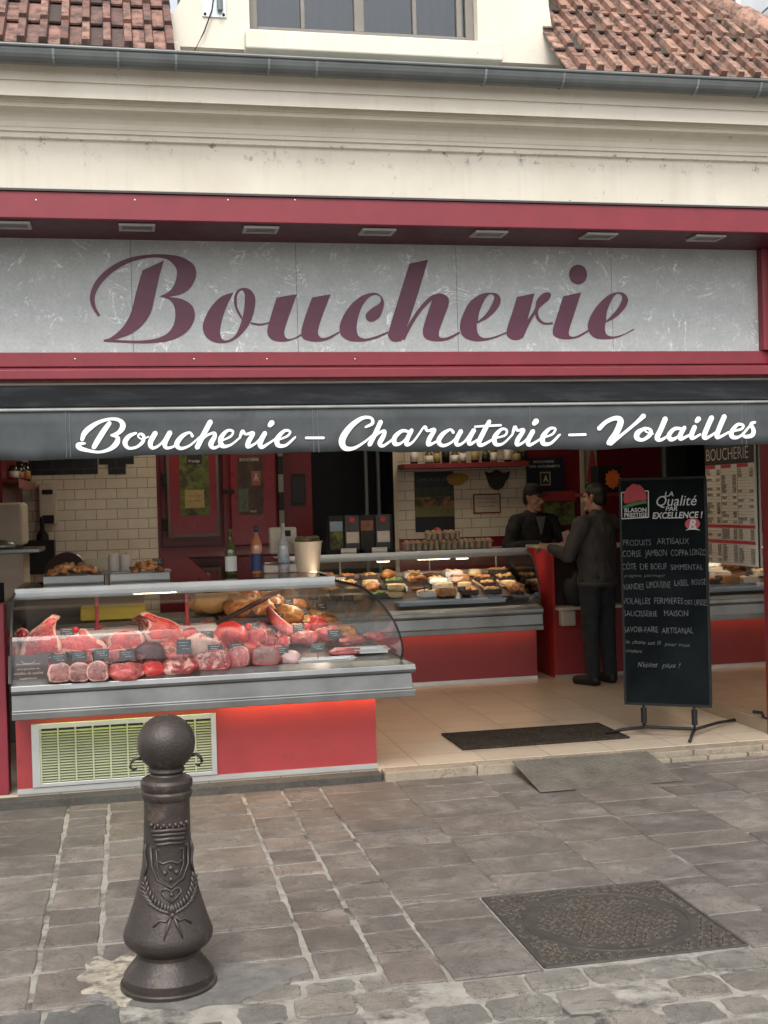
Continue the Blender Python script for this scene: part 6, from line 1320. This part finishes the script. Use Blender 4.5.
# ================================================================== PEOPLE
def capsule(mb, p0, p1, r0, r1, sy=1.0, n=16, k=5):
    # rounded tapering limb; sy flattens it along y
    p0, p1 = Vector(p0), Vector(p1); d = (p1-p0); L = d.length; d = d/L if L > 1e-6 else Vector((0, 0, 1))
    a = d.cross(Vector((0, 1, 0))); a = a.normalized() if a.length > .2 else Vector((1, 0, 0)); b = a.cross(d).normalized()
    rings = []
    for i in range(k): t = math.pi/2*(1-i/k)-.12*(i == 0); rings.append((p0-d*r0*math.sin(t), r0*math.cos(t)))
    for i in range(5): u = i/4; rings.append((p0+d*L*u, r0+(r1-r0)*u))
    for i in range(1, k+1): t = math.pi/2*i/k-.12*(i == k); rings.append((p1+d*r1*math.sin(t), r1*math.cos(t)))
    vs = []
    for c, r in rings:
        for j in range(n):
            th = 2*math.pi*j/n; o = a*math.cos(th)*r+b*math.sin(th)*r; o.y *= sy; vs.append(c+o)
    m_ = len(rings)
    fs = [(i*n+j, i*n+(j+1) % n, (i+1)*n+(j+1) % n, (i+1)*n+j) for i in range(m_-1) for j in range(n)]+[tuple(range(n))[::-1], tuple(range((m_-1)*n, m_*n))]
    mb.add(vs, fs)
def fuse(mb, voxel, smooth=4):   # one continuous skin over all the limbs
    me = bpy.data.meshes.new('f'); me.from_pydata([tuple(v) for v in mb.v], [], mb.f)
    bm = bmesh.new(); bm.from_mesh(me); bmesh.ops.recalc_face_normals(bm, faces=bm.faces); bm.to_mesh(me); bm.free()
    o = bpy.data.objects.new('f', me); COL.objects.link(o)
    r = o.modifiers.new('r', 'REMESH'); r.mode = 'VOXEL'; r.voxel_size = voxel
    sm = o.modifiers.new('s', 'SMOOTH'); sm.factor = .5; sm.iterations = smooth
    dg = bpy.context.evaluated_depsgraph_get(); dg.update(); out = bpy.data.meshes.new_from_object(o.evaluated_get(dg)); bpy.data.objects.remove(o)
    out.polygons.foreach_set('use_smooth', [True]*len(out.polygons)); return out
SKIN = M('skin', (.36, .19, .125), .5, .1, 12); HAIR = M('black_hair', (.010, .008, .007), .5, .4, 40, .8, 150)
def hand(mb, wrist, dirv, palm_n, side, curl=.5, s=1.0):
    # palm, four bent fingers of unequal length and a thumb from the side of the palm
    w_, d = Vector(wrist), Vector(dirv).normalized(); nrm = Vector(palm_n); nrm = (nrm-d*nrm.dot(d)).normalized(); sd = d.cross(nrm)*side
    for u in (-.028, -.009, .010, .029): capsule(mb, w_+sd*u*.6*s+d*.01, w_+d*.085*s+sd*u*s, .014*s, .0125*s, 1, 8, 3)
    for u, l in ((-.030, .060), (-.010, .075), (.011, .080), (.031, .070)):
        b0 = w_+d*.085*s+sd*u*s; d1 = (d*math.cos(curl*.6)+nrm*math.sin(curl*.6)); b1 = b0+d1*l*.52*s; d2 = (d*math.cos(curl*1.7)+nrm*math.sin(curl*1.7)); b2 = b1+d2*l*.5*s
        capsule(mb, b0, b1, .0095*s, .0088*s, 1, 8, 3); capsule(mb, b1, b2, .0088*s, .0075*s, 1, 8, 3)
    t0 = w_+d*.025*s+sd*.034*s; t1 = t0+(d*.6+sd*.7+nrm*.25).normalized()*.042*s; t2 = t1+(d*.9+nrm*.35).normalized()*.034*s
    capsule(mb, t0, t1, .013*s, .0105*s, 1, 8, 3); capsule(mb, t1, t2, .0105*s, .0085*s, 1, 8, 3)
def person(label, loc, rz, arms, coat, trousers, head_turn=0, head_tilt=0, cap=None, hem=.80, shoes=None, belly=0, hgt=1.0):
    o = thing('person', label, 'person', loc, None, rz); o.scale = (hgt,)*3
    hc = Vector((0, -.015, 1.60)); HR = Matrix.Rotation(head_turn, 3, 'Z') @ Matrix.Rotation(head_tilt, 3, 'X')
    def hp(x, y, z): return hc+HR @ Vector((x, y, z))
    mb = MB()
    # head: skull, face, jaw, brow, nose, lips, chin, ears
    k0 = len(mb.v); mb.ell((0, .012, .035), (.076, .094, .088), 24); mb.ell((0, -.022, -.035), (.062, .068, .082), 20); capsule(mb, (-.03, -.05, -.085), (.03, -.05, -.085), .024, .024)
    capsule(mb, (-.042, -.072, .022), (.042, -.072, .022), .015, .015, 1, 10, 3); capsule(mb, (0, -.086, .012), (0, -.106, -.028), .009, .0145, 1, 10, 3); capsule(mb, (-.016, -.094, -.033), (.016, -.094, -.033), .009, .009, 1, 8, 3)
    capsule(mb, (-.019, -.083, -.058), (.019, -.083, -.058), .0065, .0065, 1, 8, 3); capsule(mb, (-.016, -.080, -.068), (.016, -.080, -.068), .007, .007, 1, 8, 3); capsule(mb, (-.012, -.076, -.103), (.012, -.076, -.103), .016, .016, 1, 8, 3)
    for s_ in (-1, 1): capsule(mb, (s_*.079, .012, .022), (s_*.074, .004, -.028), .017, .011, 1, 10, 3); capsule(mb, (s_*.045, -.06, -.02), (s_*.04, -.058, -.035), .022, .018, 1, 10, 3)
    for i in range(k0, len(mb.v)): mb.v[i] = hp(*mb.v[i])
    capsule(mb, (0, .012, 1.40), hp(0, .015, -.05), .064, .056)
    for s_ in (-1, 1):
        capsule(mb, (0, .01, 1.41), (s_*.165, .012, 1.385), .06, .062)
        capsule(mb, (s_*.085, 0, .90), (s_*.10, -.005, .50), .088, .058); capsule(mb, (s_*.10, -.005, .50), (s_*.105, .02, .09), .058, .040)
        capsule(mb, (s_*.105, .03, .055), (s_*.125, -.13, .035), .045, .034)
    capsule(mb, (-.06, 0, 1.30), (.06, 0, 1.30), .12, .12, .85); capsule(mb, (-.045, -.01-belly*.3, 1.08), (.045, -.01-belly*.3, 1.08), .115+belly, .115+belly, .9); capsule(mb, (-.05, 0, .92), (.05, 0, .92), .12, .12, .95)
    for s_, (el, wr, dv, pn, cu) in arms.items():
        sh_ = Vector((s_*.185, .012, 1.375)); capsule(mb, sh_, el, .052, .042); capsule(mb, el, wr, .042, .028); hand(mb, wr, dv, pn, -s_, cu)
    link_mesh('body', fuse(mb, .0065, 3), SKIN, o)
    # eyes
    for s_ in (-1, 1):
        e = MB(); e.ell(hp(s_*.031, -.078, .004), (.0105, .008, .0075), 12); e.ell(hp(s_*.031, -.0845, .004), (.005, .003, .005), 8, 1); e.build('eye', [M('eye_white', (.5, .46, .42), .3), DARK], o, smooth=True, local=True)
        e = MB(); capsule(e, hp(s_*.018, -.090, .026), hp(s_*.045, -.082, .028), .004, .003, 1, 6, 2); e.build('eyebrow', HAIR, o, smooth=True, local=True)
    # hair: a shell over the back and top of the skull
    mb = MB(); k0 = len(mb.v); mb.ell((0, .022, .048), (.083, .096, .088), 28, 0, .06, 8, 3); mb.ell((0, .05, .0), (.074, .064, .078), 24, 0, .08, 8, 5)
    for s_ in (-1, 1): capsule(mb, (s_*.070, .005, .05), (s_*.074, .015, -.005), .018, .010, 1, 8, 3)
    for i in range(k0, len(mb.v)): mb.v[i] = hp(*mb.v[i])
    link_mesh('hair', fuse(mb, .006, 2), HAIR, o)
    if cap:
        mb = MB(); k0 = 0; mb.lathe([(.089, .045), (.094, .05), (.092, .09), (.080, .125), (.045, .148), (.001, .152)], (0, .012, 0), 28); mb.prism([(.075*math.cos(math.pi+math.pi*i/12), -.06+.085*math.sin(math.pi+math.pi*i/12), .052-.012*abs(math.sin(math.pi*i/12))) for i in range(13)], (0, 0, .008))
        for i in range(len(mb.v)): mb.v[i] = hp(*mb.v[i])
        mb.build('cap', cap, o, smooth=False, local=True, bevel=.003)
    # jacket over torso and arms, with folds
    mb = MB(); n = 28; tor = [(hem-.012, .178, .122), (hem, .190, .134), (hem+.05, .196, .138), (.98, .194, .134), (1.10, .192, .130+belly), (1.22, .200, .134+belly*.5), (1.32, .205, .128), (1.385, .185, .108), (1.43, .12, .085), (1.47, .07, .066)]
    vs = [(rx*math.copysign(abs(math.cos(2*math.pi*j/n))**.85, math.cos(2*math.pi*j/n)), ry*math.sin(2*math.pi*j/n)+.006, z) for z, rx, ry in tor for j in range(n)]
    mb.add(vs, [(i*n+j, i*n+(j+1) % n, (i+1)*n+(j+1) % n, (i+1)*n+j) for i in range(len(tor)-1) for j in range(n)]+[tuple(range(n))[::-1], tuple(range((len(tor)-1)*n, len(tor)*n))])
    for s_, (el, wr, dv, pn, cu) in arms.items():
        sh_ = Vector((s_*.19, .012, 1.375)); el = Vector(el); wr = Vector(wr)
        capsule(mb, (0, .012, 1.415), sh_, .068, .082); capsule(mb, sh_, el, .078, .062); capsule(mb, el, wr-(wr-el).normalized()*.03, .062, .045)
    capsule(mb, (-.03, .02, 1.45), (.03, .02, 1.45), .062, .062)
    me = fuse(mb, .011, 3)
    for v_ in me.vertices:
        p = v_.co; f_ = .014*mnoise.noise(Vector((p.x*7, p.y*7, p.z*11)))+.008*mnoise.noise(Vector((p.x*22, p.y*22, p.z*14))); n_ = v_.normal; v_.co = p+n_*f_
    jk = link_mesh('jacket', me, coat, o)
    mb = MB()
    for i in range(28):   # waistband hem
        a0, a1 = 2*math.pi*i/28, 2*math.pi*(i+1)/28; capsule(mb, (.186*math.cos(a0), .130*math.sin(a0)+.006, hem+.02), (.186*math.cos(a1), .130*math.sin(a1)+.006, hem+.02), .019, .019, 1, 8, 3)
    if cap:
        g = MB(); g.prism([(-.045, -.150, 1.43), (.045, -.150, 1.43), (.0, -.158, 1.26)], (0, .03, 0)); g.build('shirt_front', M('grey_shirt', (.11, .10, .10), .8), o, local=True)
    link_mesh('hem_band', fuse(mb, .01, 2), coat, jk)
    mb = MB(); capsule(mb, (-.05, .005, .93), (.05, .005, .93), .132, .132, .98)
    for s_ in (-1, 1):
        capsule(mb, (s_*.085, 0, .90), (s_*.10, 0, .50), .104, .077); capsule(mb, (s_*.10, 0, .50), (s_*.107, .022, .085), .077, .062)
    me = fuse(mb, .011, 2)
    for v_ in me.vertices:
        p = v_.co; v_.co = p+v_.normal*(.007*mnoise.noise(Vector((p.x*12, p.y*12, p.z*16)))+.004*mnoise.noise(p*35))
    link_mesh('trousers', me, trousers, o)
    for s_ in (-1, 1):
        mb = MB(); capsule(mb, (s_*.107, .045, .045), (s_*.125, -.15, .035), .05, .04); capsule(mb, (s_*.107, .03, .07), (s_*.107, .03, .1), .05, .05)
        me = fuse(mb, .009, 2)
        for v_ in me.vertices: v_.co.z = max(v_.co.z, .002)
        link_mesh('shoe', me, shoes or DARK, o)
    return o
def aim(x, y, z): return (x, y, z)
# customer: seen from behind, half turned to the butcher, right hand resting towards the desk
CPOS = atZ(603, 684, 0); 
person('customer seen from behind in grey jacket and dark jeans at the red till desk', (CPOS.x-.02, 2.72, 0), R(206), {
    1: ((.31, -.04, 1.12), (.30, -.27, 1.18), (.15, -1, .1), (0, -.2, -1), .8),
    -1: ((-.27, -.12, 1.12), (-.22, -.31, 1.20), (.15, -1, .25), (.8, -.2, -.5), .7)},
    M('grey_jacket', (.040, .0375, .036), .75, .25, 6, .3, 60), M('dark_jeans', (.012, .014, .018), .85, .3, 14, .3, 120), R(22), 0, hem=.85, hgt=.985)
# butcher: behind the deli counter, facing the customer
bp = atY(536, 540, 4.15)
person('butcher in black jacket and cap standing behind the far glass deli counter', (bp.x-.02, 4.15, 0), R(12), {
    1: ((.33, -.08, 1.13), (.17, -.30, 1.17), (-.6, -.8, -.05), (-.2, 0, -1), .7),
    -1: ((-.33, -.06, 1.13), (-.12, -.29, 1.17), (.8, -.6, -.05), (0, 0, -1), .7)},
    M('black_jacket', (.008, .008, .009), .8, .3, 6, .2, 60), M('black_trousers', (.008, .008, .008), .85), R(22), R(4), cap=M('black_cap', (.010, .010, .012), .8, .2, 20), hem=.82, belly=.02, hgt=.99)
mb = MB(); p = atY(553, 544, 3.05); mb.obox((3.70, 2.95, 1.25), (.035, .01, .01), (0, .002, 0), (-.01, 0, .05)); tag(mb.build('pink_note', M('pink_note_paper', (.55, .35, .32), .7)), 'small pink paper slip held at the till desk by the customer', 'paper')
